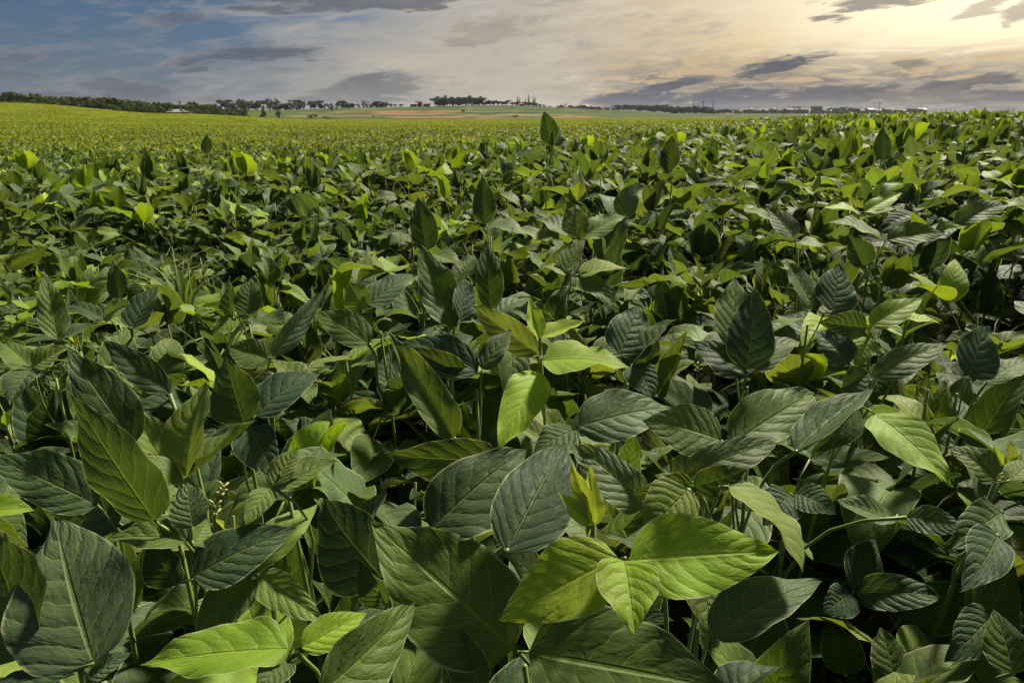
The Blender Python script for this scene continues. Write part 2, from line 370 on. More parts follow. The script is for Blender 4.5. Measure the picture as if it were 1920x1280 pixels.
def build_ground():
    ts = np.linspace(-2.2, 2.2, 221)
    ys = np.concatenate([np.linspace(-8, 6, 29), np.geomspace(6.3, 170, 60), np.linspace(173, 440, 150), np.geomspace(446, 3000, 30)])
    T, Yg = np.meshgrid(ts, ys)
    X = T * np.maximum(Yg, 7.0)
    Z = ground_z(X, Yg)
    nr, nc = X.shape
    vs = np.stack([X, Yg, Z], -1).reshape(-1, 3)
    ii = np.arange(nr * nc).reshape(nr, nc)
    fs = np.stack([ii[:-1, :-1], ii[:-1, 1:], ii[1:, 1:], ii[1:, :-1]], -1).reshape(-1, 4)
    me = mesh('ground', vs, [tuple(int(q) for q in f) for f in fs])
    # land cover: soil under the crop, pasture beyond, bare red strips between the terraces
    px = col_px(X, Yg)
    nz = nrg.random((nr, nc)); w = sum(np.sin(px * f1 + p) * a for f1, p, a in ((.021, 1, 3.0), (.055, 2.2, 1.8), (.11, .6, 1.0)))
    C = np.zeros((nr, nc, 4)); C[..., 3] = 1
    C[...] = (.040, .038, .020, 1)
    grass = np.array((.070, .098, .026, 1)); dgrass = np.array((.036, .056, .020, 1)); red = np.array((.26, .135, .085, 1)); tan = np.array((.20, .165, .075, 1))
    far = Yg > 176
    C[far] = grass
    band = Yg + w * 2.2
    for y0, y1, cc, p0, p1 in ((262, 272, dgrass, 500, 1300), (278, 290, red, 690, 1340), (290, 297, dgrass, 700, 1000), (299, 307, red, 880, 1300), (312, 318, tan, 560, 1100), (320, 331, red, 560, 800), (333, 342, dgrass, 640, 1150), (344, 352, red, 640, 1000), (360, 366, tan, 560, 960), (372, 378, dgrass, 600, 1200), (396, 402, tan, 700, 950), (408, 428, dgrass, 760, 1330)):
        mk = (band > y0) & (band < y1) & (px + w * 14 > p0) & (px + w * 14 < p1) & far
        C[mk] = cc
    C[Yg > 445] = (.07, .085, .04, 1)
    C[..., :3] *= (.8 + .4 * nz)[..., None]
    at = me.color_attributes.new('landcover', 'FLOAT_COLOR', 'POINT'); at.data.foreach_set('color', C.reshape(-1).astype(np.float32))
    m, t = new_mat('land')
    a = t.node('ShaderNodeAttribute', attribute_name='landcover')
    pos = t.node('ShaderNodeNewGeometry').outputs['Position']
    n = t.noise(pos, .35, 6, .65); n2 = t.noise(pos, 9, 4, .6)
    k = t.m('MULTIPLY', t.m('ADD', t.m('MULTIPLY', n, 1.0), .5), t.m('ADD', n2, .5))
    c = t.mix(1.0, a.outputs['Color'], t.xyz(k, k, k), 'MULTIPLY')
    b = t.node('ShaderNodeBsdfPrincipled'); t.l.new(c, b.inputs['Base Color']); b.inputs['Roughness'].default_value = .95; b.inputs['Specular IOR Level'].default_value = .1
    bp = t.node('ShaderNodeBump'); bp.inputs['Distance'].default_value = .03; t.l.new(n2, bp.inputs['Height']); t.l.new(bp.outputs[0], b.inputs['Normal'])
    finish(t, b.outputs[0]); me.materials.append(m)
    tag(link(bpy.data.objects.new('ground', me)), kind='structure')
build_ground()
def gz(x, y): return float(ground_z(x, y))

# ------------------------------------------------------------------ soybean plants
UP = Vector((0, 0, 1))
def frame(B, axis, nhint, lchord=Vector((0, 1, 0))):
    """rotation that lays the leaf's base-to-tip line along axis with its upper side toward nhint"""
    Yw = axis.normalized(); Zw = nhint - Yw * nhint.dot(Yw)
    if Zw.length < .05: Zw = Vector((.3, -.5, .2)) - Yw * Vector((.3, -.5, .2)).dot(Yw)
    Zw.normalize(); Xw = Yw.cross(Zw)
    yl = lchord.normalized(); xl = Vector((1, 0, 0)); xl = (xl - yl * xl.dot(yl)).normalized(); zl = xl.cross(yl)
    Wm = Matrix((Xw, Yw, Zw)).transposed(); Lm = Matrix((xl, yl, zl)).transposed()
    return Wm @ Lm.transposed()
def petiole_unit(arch, seed):
    r = random.Random(seed); pts = []
    for i in range(6):
        s = i / 5; pts.append((.05 * math.sin(s * 3 + seed) * s * (1 - s) * 4, s, arch * 4 * s * (1 - s)))
    v, f = tube(pts, [.0135, .011, .010, .0095, .0095, .012], 5)
    return mesh('petiole', v, f, M_STEM)
PETS = [petiole_unit(a, i) for i, a in enumerate((-.04, .05, .10, .16))]
def stem_mesh(pts, r0=.0042, r1=.0022):
    n = len(pts); v, f = tube(pts, [r0 + (r1 - r0) * i / (n - 1) for i in range(n)], 6)
    return mesh('stem', v, f, M_STEM)
def raceme(seed, pods):
    r = random.Random(seed); V, Fc = [], []
    for i in range(r.randint(7, 11)):
        z = .003 + i * .0016; a = i * 2.4; d = Vector((math.cos(a), math.sin(a), r.uniform(.3, 1.0))).normalized()
        p = Vector((0, 0, z)); L = r.uniform(.005, .008) if not pods else r.uniform(.018, .03)
        q = p + d * L + (Vector((0, 0, -.004)) if pods else Vector())
        v, f = tube([p, p.lerp(q, .35), p.lerp(q, .75), q], [.0005, .0011 if not pods else .0024, .0014 if not pods else .0026, .0004], 5)
        o = len(V); V += v; Fc += [tuple(k + o for k in g) for g in f]
    return mesh('flower_cluster' if not pods else 'pod_cluster', V, Fc, M_FLOWER if not pods else M_STEM)
FLOWERS = [raceme(i, False) for i in range(3)]; PODS = [raceme(9 + i, True) for i in range(3)]

class Plant:
    def __init__(s, root, label, group=None):
        s.o = empty('soybean_plant', root); s.root = Vector(root)
        tag(s.o, label, 'plant', group)
    def stem(s, pts):
        return link(bpy.data.objects.new('stem', stem_mesh([Vector(p) - s.root for p in pts])), s.o)
    def petiole_between(s, A, B):       # a shared unit stalk laid from A to B; uniform scale
        A, B = Vector(A), Vector(B); ax = B - A
        o = bpy.data.objects.new('petiole', rng.choice(PETS))
        Mx = Matrix.Translation(A - s.root) @ frame(A, ax, UP).to_4x4() @ Matrix.Scale(ax.length, 4)
        o.parent = s.o; o.matrix_basis = Mx; COL.objects.link(o); o['_w'] = 0
        del o['_w']
        return o, Matrix.Translation(s.root) @ Mx
    def leaf(s, me, Mw, color, parent=None, pw=None, name='leaflet'):
        o = bpy.data.objects.new(name, me); COL.objects.link(o)
        o.parent = parent or s.o
        o.matrix_basis = (pw.inverted() if pw else Matrix.Translation(-s.root)) @ Mw
        o.color = color; return o
    def small(s, me, name, P, tilt):
        o = bpy.data.objects.new(name, me); COL.objects.link(o); o.parent = s.o
        o.matrix_basis = Matrix.Translation(Vector(P) - s.root) @ tilt.to_4x4()

def vary(c, r, k=.18):
    g = r.uniform(1 - k, 1 + k); return (c[0] * g * r.uniform(.9, 1.12), c[1] * g, c[2] * g * r.uniform(.8, 1.25), c[3])

# nearest surface of the placed leaves on a coarse raster, so that filler leaves do not grow through them
MW, MH = 480, 320
zbuf = np.full((MH, MW), 1e9)
def stamp(vw, faces):
    P = np.array(vw)
    for f in faces:
        a, b, c, d = P[list(f)]
        for s in (0, .25, .5, .75, 1):
            for t in (0, .25, .5, .75, 1):
                q = a * (1 - s) * (1 - t) + b * s * (1 - t) + c * s * t + d * (1 - s) * t
                x, y, dd = project(Vector(q)); i, j = int(y / 4), int(x / 4)
                if 0 <= i < MH and 0 <= j < MW and dd > 0: zbuf[i, j] = min(zbuf[i, j], dd)
def hides(Mw, L, me_pts=((0, .15, 0), (0, .45, 0), (.2, .4, 0), (-.2, .4, 0), (0, .75, 0), (0, 1, 0), (.24, .25, 0), (-.24, .25, 0))):
    for q in me_pts:
        x, y, d = project(Mw @ Vector(q))
        if d < .30: return True
        i, j = int(y / 4), int(x / 4)
        if 0 <= i < MH and 0 <= j < MW and d < zbuf[i, j] - .004 and zbuf[i, j] < 1e8: return True
    return False

NH = {'u': (0, -.15, 1), 'm': (0, -.7, .8), 'c': (0, -1, .25), 'l': (-.8, -.45, .5), 'r': (.8, -.45, .5), 'a': (0, .75, .6), 'L': (-.5, -.9, .3), 'R': (.5, -.9, .3)}
# leaflet: base x, y, tip x, y, tip farther by (m), apparent width px, facing, colour, droop, fold
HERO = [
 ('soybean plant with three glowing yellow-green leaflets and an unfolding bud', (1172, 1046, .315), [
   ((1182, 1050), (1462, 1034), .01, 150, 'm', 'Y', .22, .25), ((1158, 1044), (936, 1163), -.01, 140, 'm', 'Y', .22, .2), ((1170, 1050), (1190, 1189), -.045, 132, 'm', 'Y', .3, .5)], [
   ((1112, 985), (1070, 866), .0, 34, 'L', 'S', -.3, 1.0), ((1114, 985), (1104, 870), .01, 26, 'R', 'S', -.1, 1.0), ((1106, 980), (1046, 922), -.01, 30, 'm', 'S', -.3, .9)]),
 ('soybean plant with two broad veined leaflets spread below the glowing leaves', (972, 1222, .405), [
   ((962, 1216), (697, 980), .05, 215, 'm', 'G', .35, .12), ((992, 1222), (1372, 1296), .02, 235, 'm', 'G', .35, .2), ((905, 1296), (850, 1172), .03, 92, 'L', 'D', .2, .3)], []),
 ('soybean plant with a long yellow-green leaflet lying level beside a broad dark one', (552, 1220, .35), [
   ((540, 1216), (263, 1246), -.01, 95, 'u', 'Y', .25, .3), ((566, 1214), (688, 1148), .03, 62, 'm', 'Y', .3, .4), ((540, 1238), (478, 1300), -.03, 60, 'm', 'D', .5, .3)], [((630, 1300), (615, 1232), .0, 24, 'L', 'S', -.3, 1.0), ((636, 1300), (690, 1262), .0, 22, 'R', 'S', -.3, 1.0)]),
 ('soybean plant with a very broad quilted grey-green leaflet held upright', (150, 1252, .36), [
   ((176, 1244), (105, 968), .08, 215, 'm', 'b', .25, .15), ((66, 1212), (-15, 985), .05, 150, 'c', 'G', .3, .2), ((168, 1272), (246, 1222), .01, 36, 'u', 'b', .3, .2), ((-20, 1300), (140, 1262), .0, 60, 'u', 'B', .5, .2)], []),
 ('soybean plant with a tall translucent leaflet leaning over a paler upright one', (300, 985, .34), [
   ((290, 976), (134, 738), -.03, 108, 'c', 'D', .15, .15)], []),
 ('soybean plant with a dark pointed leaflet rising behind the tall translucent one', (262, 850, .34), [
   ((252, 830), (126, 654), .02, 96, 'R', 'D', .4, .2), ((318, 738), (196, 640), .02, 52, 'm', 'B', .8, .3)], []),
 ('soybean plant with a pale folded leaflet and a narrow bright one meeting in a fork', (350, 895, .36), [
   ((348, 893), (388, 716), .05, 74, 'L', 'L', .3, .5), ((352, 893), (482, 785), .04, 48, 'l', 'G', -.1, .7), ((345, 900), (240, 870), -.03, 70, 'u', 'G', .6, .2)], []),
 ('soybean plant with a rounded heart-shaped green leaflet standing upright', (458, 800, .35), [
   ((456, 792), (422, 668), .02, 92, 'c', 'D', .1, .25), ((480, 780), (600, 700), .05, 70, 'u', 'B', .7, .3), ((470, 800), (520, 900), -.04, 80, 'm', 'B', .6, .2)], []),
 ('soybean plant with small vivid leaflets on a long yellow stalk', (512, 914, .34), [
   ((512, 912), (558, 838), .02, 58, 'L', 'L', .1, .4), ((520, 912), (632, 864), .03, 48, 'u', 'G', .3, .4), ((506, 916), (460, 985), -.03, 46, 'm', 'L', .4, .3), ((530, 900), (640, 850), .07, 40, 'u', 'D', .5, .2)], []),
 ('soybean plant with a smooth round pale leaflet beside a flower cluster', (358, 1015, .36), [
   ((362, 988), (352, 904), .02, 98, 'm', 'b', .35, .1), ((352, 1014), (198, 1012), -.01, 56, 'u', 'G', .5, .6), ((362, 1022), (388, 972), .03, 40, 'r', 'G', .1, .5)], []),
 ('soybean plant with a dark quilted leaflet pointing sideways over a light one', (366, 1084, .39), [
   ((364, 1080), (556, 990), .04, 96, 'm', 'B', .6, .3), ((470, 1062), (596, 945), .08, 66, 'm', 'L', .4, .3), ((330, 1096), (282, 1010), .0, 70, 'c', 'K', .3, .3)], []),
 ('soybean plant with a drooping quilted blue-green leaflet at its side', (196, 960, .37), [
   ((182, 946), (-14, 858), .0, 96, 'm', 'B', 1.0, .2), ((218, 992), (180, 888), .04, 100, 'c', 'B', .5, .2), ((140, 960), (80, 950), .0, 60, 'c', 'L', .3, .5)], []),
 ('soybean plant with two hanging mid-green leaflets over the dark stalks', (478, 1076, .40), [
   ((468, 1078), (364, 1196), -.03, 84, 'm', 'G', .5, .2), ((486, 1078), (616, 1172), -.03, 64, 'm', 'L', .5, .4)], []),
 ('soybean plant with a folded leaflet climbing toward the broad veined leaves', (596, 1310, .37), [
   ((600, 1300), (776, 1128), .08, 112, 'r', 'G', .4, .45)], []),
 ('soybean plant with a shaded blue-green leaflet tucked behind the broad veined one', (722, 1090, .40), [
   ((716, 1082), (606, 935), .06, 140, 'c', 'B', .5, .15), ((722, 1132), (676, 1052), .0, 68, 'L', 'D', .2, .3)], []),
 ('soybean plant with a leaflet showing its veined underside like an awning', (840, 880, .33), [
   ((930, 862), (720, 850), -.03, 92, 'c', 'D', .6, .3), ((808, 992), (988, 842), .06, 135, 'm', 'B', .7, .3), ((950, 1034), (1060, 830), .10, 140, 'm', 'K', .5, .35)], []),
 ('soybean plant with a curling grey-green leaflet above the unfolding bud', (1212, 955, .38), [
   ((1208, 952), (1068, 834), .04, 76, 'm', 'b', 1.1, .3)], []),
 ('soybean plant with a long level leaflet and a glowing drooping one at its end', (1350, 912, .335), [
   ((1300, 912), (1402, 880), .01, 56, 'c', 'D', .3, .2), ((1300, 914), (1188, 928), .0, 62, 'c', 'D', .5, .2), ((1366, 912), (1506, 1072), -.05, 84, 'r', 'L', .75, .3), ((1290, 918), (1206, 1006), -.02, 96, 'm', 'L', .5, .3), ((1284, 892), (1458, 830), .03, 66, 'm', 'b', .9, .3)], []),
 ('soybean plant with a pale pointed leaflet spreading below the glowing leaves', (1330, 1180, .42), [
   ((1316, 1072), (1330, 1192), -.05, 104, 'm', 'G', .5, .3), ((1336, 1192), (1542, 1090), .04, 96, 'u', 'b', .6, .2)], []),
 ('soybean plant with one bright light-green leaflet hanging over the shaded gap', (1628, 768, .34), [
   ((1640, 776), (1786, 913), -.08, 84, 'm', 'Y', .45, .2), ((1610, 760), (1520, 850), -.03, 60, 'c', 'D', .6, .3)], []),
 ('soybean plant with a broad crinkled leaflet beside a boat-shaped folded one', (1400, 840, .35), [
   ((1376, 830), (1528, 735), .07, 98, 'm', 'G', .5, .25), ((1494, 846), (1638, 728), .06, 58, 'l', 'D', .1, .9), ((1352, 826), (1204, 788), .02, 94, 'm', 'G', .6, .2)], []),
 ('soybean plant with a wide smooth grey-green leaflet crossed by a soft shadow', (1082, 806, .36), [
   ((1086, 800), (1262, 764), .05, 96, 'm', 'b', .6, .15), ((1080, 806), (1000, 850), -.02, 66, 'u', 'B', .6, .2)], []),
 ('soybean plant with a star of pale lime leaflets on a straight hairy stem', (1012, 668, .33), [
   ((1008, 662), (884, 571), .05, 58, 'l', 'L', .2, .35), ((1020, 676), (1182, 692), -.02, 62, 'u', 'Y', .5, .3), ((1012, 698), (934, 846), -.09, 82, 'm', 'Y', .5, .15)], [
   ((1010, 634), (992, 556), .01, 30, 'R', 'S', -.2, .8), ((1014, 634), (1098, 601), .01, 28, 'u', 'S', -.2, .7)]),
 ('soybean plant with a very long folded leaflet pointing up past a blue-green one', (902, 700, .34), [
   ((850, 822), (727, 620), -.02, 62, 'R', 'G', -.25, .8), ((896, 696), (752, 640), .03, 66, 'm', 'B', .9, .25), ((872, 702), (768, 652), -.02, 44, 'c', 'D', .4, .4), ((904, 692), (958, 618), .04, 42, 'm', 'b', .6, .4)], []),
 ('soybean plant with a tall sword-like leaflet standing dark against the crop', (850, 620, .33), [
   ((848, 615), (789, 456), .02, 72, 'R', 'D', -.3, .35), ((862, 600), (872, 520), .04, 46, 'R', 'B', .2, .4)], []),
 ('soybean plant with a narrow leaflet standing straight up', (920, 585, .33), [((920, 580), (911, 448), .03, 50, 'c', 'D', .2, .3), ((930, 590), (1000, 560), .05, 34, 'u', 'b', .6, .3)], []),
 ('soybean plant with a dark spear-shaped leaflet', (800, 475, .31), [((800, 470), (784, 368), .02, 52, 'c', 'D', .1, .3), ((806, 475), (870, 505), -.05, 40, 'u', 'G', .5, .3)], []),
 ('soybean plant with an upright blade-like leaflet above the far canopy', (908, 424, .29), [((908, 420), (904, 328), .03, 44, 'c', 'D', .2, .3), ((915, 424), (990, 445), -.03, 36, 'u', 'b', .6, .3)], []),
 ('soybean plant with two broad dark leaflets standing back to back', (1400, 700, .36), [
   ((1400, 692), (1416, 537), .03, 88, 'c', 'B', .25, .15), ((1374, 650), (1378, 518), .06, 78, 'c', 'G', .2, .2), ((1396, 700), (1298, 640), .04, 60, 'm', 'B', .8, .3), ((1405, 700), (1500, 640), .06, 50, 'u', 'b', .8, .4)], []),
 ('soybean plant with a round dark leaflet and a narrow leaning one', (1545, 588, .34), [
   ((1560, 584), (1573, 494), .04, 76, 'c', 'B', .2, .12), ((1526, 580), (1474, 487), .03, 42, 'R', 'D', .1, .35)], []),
 ('soybean plant with a lit lime leaflet raised like a flag', (1630, 618, .33), [
   ((1632, 610), (1731, 559), .03, 48, 'm', 'Y', .4, .3), ((1624, 614), (1534, 604), -.01, 52, 'c', 'D', .5, .3), ((1630, 634), (1604, 692), -.02, 42, 'L', 'Y', .3, .4), ((1700, 598), (1764, 607), .0, 22, 'u', 'Y', .4, .4)], []),
 ('soybean plant with a dark oval leaflet turned to the shaded gap', (1800, 716, .38), [
   ((1816, 706), (1842, 607), .03, 84, 'c', 'B', .3, .12), ((1850, 716), (1932, 674), .03, 52, 'u', 'G', .5, .3), ((1806, 706), (1752, 678), .02, 26, 'u', 'B', .5, .4)], []),
 ('soybean plant with a long grey-green leaflet laid nearly level', (1632, 712, .37), [
   ((1636, 706), (1777, 644), .03, 52, 'm', 'b', .7, .3), ((1592, 682), (1524, 618), .03, 74, 'm', 'B', .5, .3), ((1578, 726), (1632, 698), .02, 56, 'c', 'D', .2, .5)], []),
 ('soybean plant with a dark ribbed leaflet beside a thin vivid curled one', (1172, 706, .36), [
   ((1160, 666), (1196, 574), .05, 92, 'c', 'B', .3, .2), ((1186, 682), (1268, 598), .03, 34, 'l', 'D', .4, .9), ((1190, 682), (1226, 748), -.03, 78, 'm', 'B', .4, .2)], []),
 ('soybean plant with a cupped vivid leaflet between two pale wings', (1082, 448, .30), [
   ((1083, 446), (1077, 384), .02, 52, 'c', 'L', .1, .3), ((1090, 446), (1174, 404), .05, 42, 'm', 'L', .4, .3), ((1075, 446), (1004, 410), .03, 32, 'u', 'b', .6, .3)], []),
 ('soybean plant with four smooth light leaflets fanned over the darker crop', (1072, 514, .32), [
   ((1056, 508), (1096, 447), .04, 38, 'L', 'L', .2, .4), ((1086, 516), (1180, 505), .0, 30, 'u', 'L', .6, .3), ((1062, 513), (1011, 500), .0, 34, 'u', 'L', .6, .2), ((1082, 518), (1158, 578), -.06, 42, 'm', 'G', .6, .3)], []),
 ('soybean plant with one leaflet standing clear of the canopy against the far terraces', (1036, 276, .125), [
   ((1036, 272), (1020, 208), .02, 36, 'L', 'D', .1, .35), ((1040, 272), (1048, 236), .03, 26, 'R', 'D', .2, .4)], []),
 ('soybean plant with a small dark leaflet rising alone above the low crop', (388, 290, .30), [((388, 288), (388, 252), .02, 20, 'c', 'D', .1, .2)], []),
 ('soybean plant with a yellow-green shoot fully open to the light', (1614, 398, .26), [
   ((1610, 400), (1544, 391), .0, 26, 'u', 'Y', .4, .3), ((1620, 398), (1692, 361), .06, 30, 'm', 'Y', .3, .4), ((1628, 402), (1680, 392), .0, 20, 'u', 'L', .4, .3)], [
   ((1604, 390), (1588, 366), .0, 10, 'R', 'S', 0, .8), ((1612, 390), (1618, 374), .0, 9, 'L', 'S', 0, .8)]),
 ('soybean plant with a dark leaflet tilted up beside the yellow-green shoot', (1490, 450, .29), [((1488, 446), (1438, 388), .03, 50, 'R', 'D', .2, .3), ((1500, 452), (1560, 478), -.03, 36, 'u', 'L', .6, .3)], []),
 ('soybean plant with a broad lit leaflet spread under the yellow-green shoot', (1660, 452, .29), [((1664, 450), (1771, 438), .02, 42, 'm', 'G', .5, .3), ((1650, 448), (1552, 418), .02, 32, 'u', 'G', .7, .3), ((1620, 500), (1590, 440), .0, 50, 'c', 'D', .2, .5)], []),
 ('soybean plant with an oval ribbed leaflet turned to the light', (1166, 408, .29), [((1165, 406), (1191, 343), .03, 46, 'c', 'b', .2, .15), ((1160, 410), (1110, 430), -.03, 32, 'u', 'G', .5, .3)], []),
 ('soybean plant with a silvery leaflet stretched sideways', (1790, 424, .29), [((1790, 420), (1892, 384), .04, 38, 'm', 'b', .8, .3), ((1785, 426), (1720, 470), -.05, 40, 'u', 'B', .6, .3)], []),
 ('soybean plant with a broad upright leaflet near the skyline of the crop', (1256, 324, .20), [((1255, 320), (1260, 254), .02, 40, 'L', 'D', .1, .2), ((1250, 322), (1230, 270), .02, 20, 'R', 'D', .2, .3)], []),
 ('soybean plant with a pointed oval leaflet upright among level ones', (1655, 304, .20), [((1655, 301), (1655, 237), .02, 32, 'c', 'D', .1, .2)], []),
 ('soybean plant with a lance-shaped leaflet standing over the round-leaved weed', (108, 640, .37), [((108, 635), (84, 511), .03, 50, 'R', 'G', .1, .3), ((112, 640), (180, 610), .02, 40, 'u', 'b', .5, .4), ((90, 645), (10, 720), -.1, 52, 'u', 'L', .5, .3)], []),
 ('soybean plant with a slim upright leaflet beside the grass weed', (226, 564, .40), [((225, 560), (211, 489), .03, 36, 'c', 'D', .1, .2), ((246, 616), (298, 534), .06, 46, 'm', 'B', .3, .3)], []),
 ('soybean plant with paired upright leaflets, one green and one dull', (448, 594, .38), [((432, 590), (430, 517), .03, 30, 'L', 'G', .1, .3), ((465, 590), (470, 521), .04, 52, 'c', 'D', .2, .2), ((440, 598), (398, 630), -.03, 56, 'm', 'L', .5, .3)], []),
 ('soybean plant with a slender silvery leaflet seen edge on', (508, 670, .37), [((510, 666), (606, 544), .06, 26, 'r', 'b', .3, .6), ((500, 672), (425, 650), .0, 56, 'm', 'D', .4, .4)], []),
 ('soybean plant with a ribbed leaflet, a vivid cupped one and a pale wing', (688, 600, .36), [((692, 646), (588, 584), .04, 62, 'm', 'G', .6, .15), ((685, 579), (653, 528), .02, 62, 'c', 'L', .1, .2), ((690, 572), (777, 514), .06, 50, 'm', 'b', .5, .25)], []),
 ('soybean plant with a pale folded leaflet curling in the light', (200, 590, .39), [((200, 590), (250, 570), -.02, 40, 'm', 'L', .4, .4), ((195, 600), (120, 572), .03, 34, 'u', 'B', .7, .3), ((185, 690), (140, 790), -.05, 60, 'm', 'L', .3, .5)], []),
 ('soybean plant with two light-green leaflets folded upward like wings', (62, 690, .38), [((62, 688), (130, 650), .02, 46, 'm', 'L', .3, .6), ((58, 690), (0, 640), .04, 46, 'u', 'L', .4, .4), ((60, 692), (20, 760), -.05, 50, 'm', 'b', .5, .4)], []),
 ('soybean plant with a tiny unfolding bud cluster at the edge of the shaded gap', (1880, 905, .36), [((1878, 960), (1766, 1030), -.04, 76, 'm', 'D', .6, .3), ((1870, 1004), (1800, 1110), -.05, 84, 'm', 'B', .6, .2), ((1868, 900), (1776, 838), .02, 52, 'm', 'G', .8, .3), ((1895, 900), (1940, 862), .03, 50, 'u', 'G', .4, .3)], [
   ((1880, 872), (1862, 832), .0, 16, 'L', 'S', 0, .8), ((1884, 872), (1892, 822), .0, 18, 'R', 'S', 0, .8), ((1888, 874), (1918, 846), .0, 16, 'R', 'S', -.2, .8)]),
 ('soybean plant with an arched pale leaflet bending over the dark hollow', (1600, 1110, .57), [((1605, 1112), (1765, 1118), -.02, 62, 'm', 'B', 1.2, .3), ((1598, 1108), (1640, 1010), .05, 110, 'c', 'K', .4, .2), ((1595, 1112), (1540, 1150), -.02, 70, 'm', 'B', .6, .2)], []),
 ('soybean plant with broad shaded leaflets low in the dark hollow', (1690, 1160, .62), [((1694, 1156), (1850, 1110), .03, 92, 'm', 'D', .5, .2), ((1680, 1280), (1650, 1175), .03, 96, 'c', 'D', .4, .2), ((1585, 1265), (1550, 1160), .04, 74, 'c', 'D', .4, .3)], []),
 ('soybean plant with dark overlapping leaflets at the end of the dark hollow', (1850, 1150, .54), [((1822, 1182), (1898, 1056), .04, 104, 'c', 'D', .4, .15), ((1900, 1262), (1862, 1140), .03, 100, 'c', 'G', .4, .2), ((1860, 1150), (1770, 1240), -.03, 80, 'm', 'B', .6, .2), ((1870, 1060), (1800, 960), .05, 80, 'm', 'D', .5, .3), ((1880, 1040), (1950, 990), .03, 70, 'u', 'G', .5, .3)], []),
 ('soybean plant with a lit arched leaflet on the rim of the dark hollow', (1490, 930, .43), [((1492, 925), (1570, 965), -.03, 60, 'm', 'B', .9, .2), ((1480, 925), (1430, 985), -.03, 80, 'm', 'K', .5, .2), ((1700, 970), (1815, 995), -.03, 50, 'm', 'B', 1.0, .2)], []),
]
def leaf_from_pixels(B, spec, young=False):
    """world matrix + mesh of a placed leaflet; B = world point of its base"""
    (bx, by), (tx, ty), dd, wpx, nh, colr, droop, fold = spec[:8]
    d0 = project(B)[2]
    T = EYE + ray(tx, ty) * (d0 + dd)
    chord = T - B; L = chord.length
    n = Vector(NH[nh])
    Yw = chord.normalized(); Zw = (n - Yw * n.dot(Yw)).normalized(); Xw = Yw.cross(Zw)
    view = (B.lerp(T, .4) - EYE).normalized()
    fs = max(.45, (Xw - view * Xw.dot(view)).length)
    W = wpx * (d0 + dd * .4) / F / fs / math.cos(math.atan(fold * .7))
    ratio = min(.80, max(.26 if not young else .2, W / L))
    r = random.Random(int(bx * 7 + by * 13 + tx))
    kw = dict(shape=r.uniform(0, .4), width=ratio, droop=droop, fold=fold, wave=r.uniform(.014, .034), phase=r.random(), asym=r.uniform(-.12, .12), twist=r.uniform(-.3, .3), base_up=droop * .38)
    vs, fs_, uv = leaf_grid(18, 10, **kw)
    tip = Vector(vs[18 * 11 + 5])
    Mw = Matrix.Translation(B) @ frame(B, chord, n, tip).to_4x4() @ Matrix.Scale(L / tip.length, 4)
    me = mesh('leaflet', vs, fs_, M_LEAF); set_uv(me, uv)
    stamp([Mw @ Vector(v) for v in vs], fs_)
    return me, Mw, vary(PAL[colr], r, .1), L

import re
def short(label):
    return re.search(r'with (.*?(?:leaflets?|shoot|cluster))', label).group(1)
PLANTS = 0
hero_roots = []
lengths = []
def build_heroes():
    global PLANTS
    for label, (nx, ny, h), leaves, buds in HERO:
        r = random.Random(int(nx * 3 + ny))
        d = depth_for(nx, ny, h); N = EYE + ray(nx, ny) * d
        rx, ry = N.x + r.uniform(-.05, .05), N.y + r.uniform(.02, .09)
        root = Vector((rx, ry, gz(rx, ry)))
        P = Plant(root, label); PLANTS += 1; hero_roots.append((P, root, N))
        top = Vector((N.x * .6 + rx * .4, N.y * .5 + ry * .5, N.z - .03))
        if buds:
            bd = d * 1.06; top = EYE + ray(*buds[0][0]) * bd
        bend = Vector((r.uniform(-.03, .03), r.uniform(-.02, .03), 0))
        pts = [root.lerp(top, s) + bend * math.sin(s * 3) for s in (0, .25, .5, .7, .85, 1)]
        P.stem(pts)
        # leaflets that share the node sit on one stalk, others on stalks of their own
        pet = None
        for spec in leaves:
            bx, by = spec[0]
            far = math.hypot(bx - nx, by - ny) > 45
            bd = d if not far else depth_for(bx, by, h + r.uniform(-.01, .02))
            B = EYE + ray(bx, by) * bd
            s0 = .80 if not far else .72
            S = root.lerp(top, s0) + bend * math.sin(s0 * 3)
            S = S.lerp(top, .25)
            me, Mw, colr, L = leaf_from_pixels(B, spec)
            lengths.append((round(L, 3), spec[0]))
            if far: po, pw = P.petiole_between(S, B)
            else:
                if pet is None: pet = P.petiole_between(S, N)
                po, pw = pet
            P.leaf(me, Mw, colr, po, pw)
            if not far and (B - N).length > .006:
                v, f = tube([N - root, B - root + Vector((0, 0, .0005))], [.0012, .0011], 5)
                link(bpy.data.objects.new('leaflet_stalk', mesh('leaflet_stalk', v, f, M_STEM)), P.o)
        for spec in buds:
            B = EYE + ray(*spec[0]) * project(top)[2]
            me, Mw, colr, L = leaf_from_pixels(B, spec, True)
            P.leaf(me, Mw, colr, name='young_leaflet')
build_heroes()

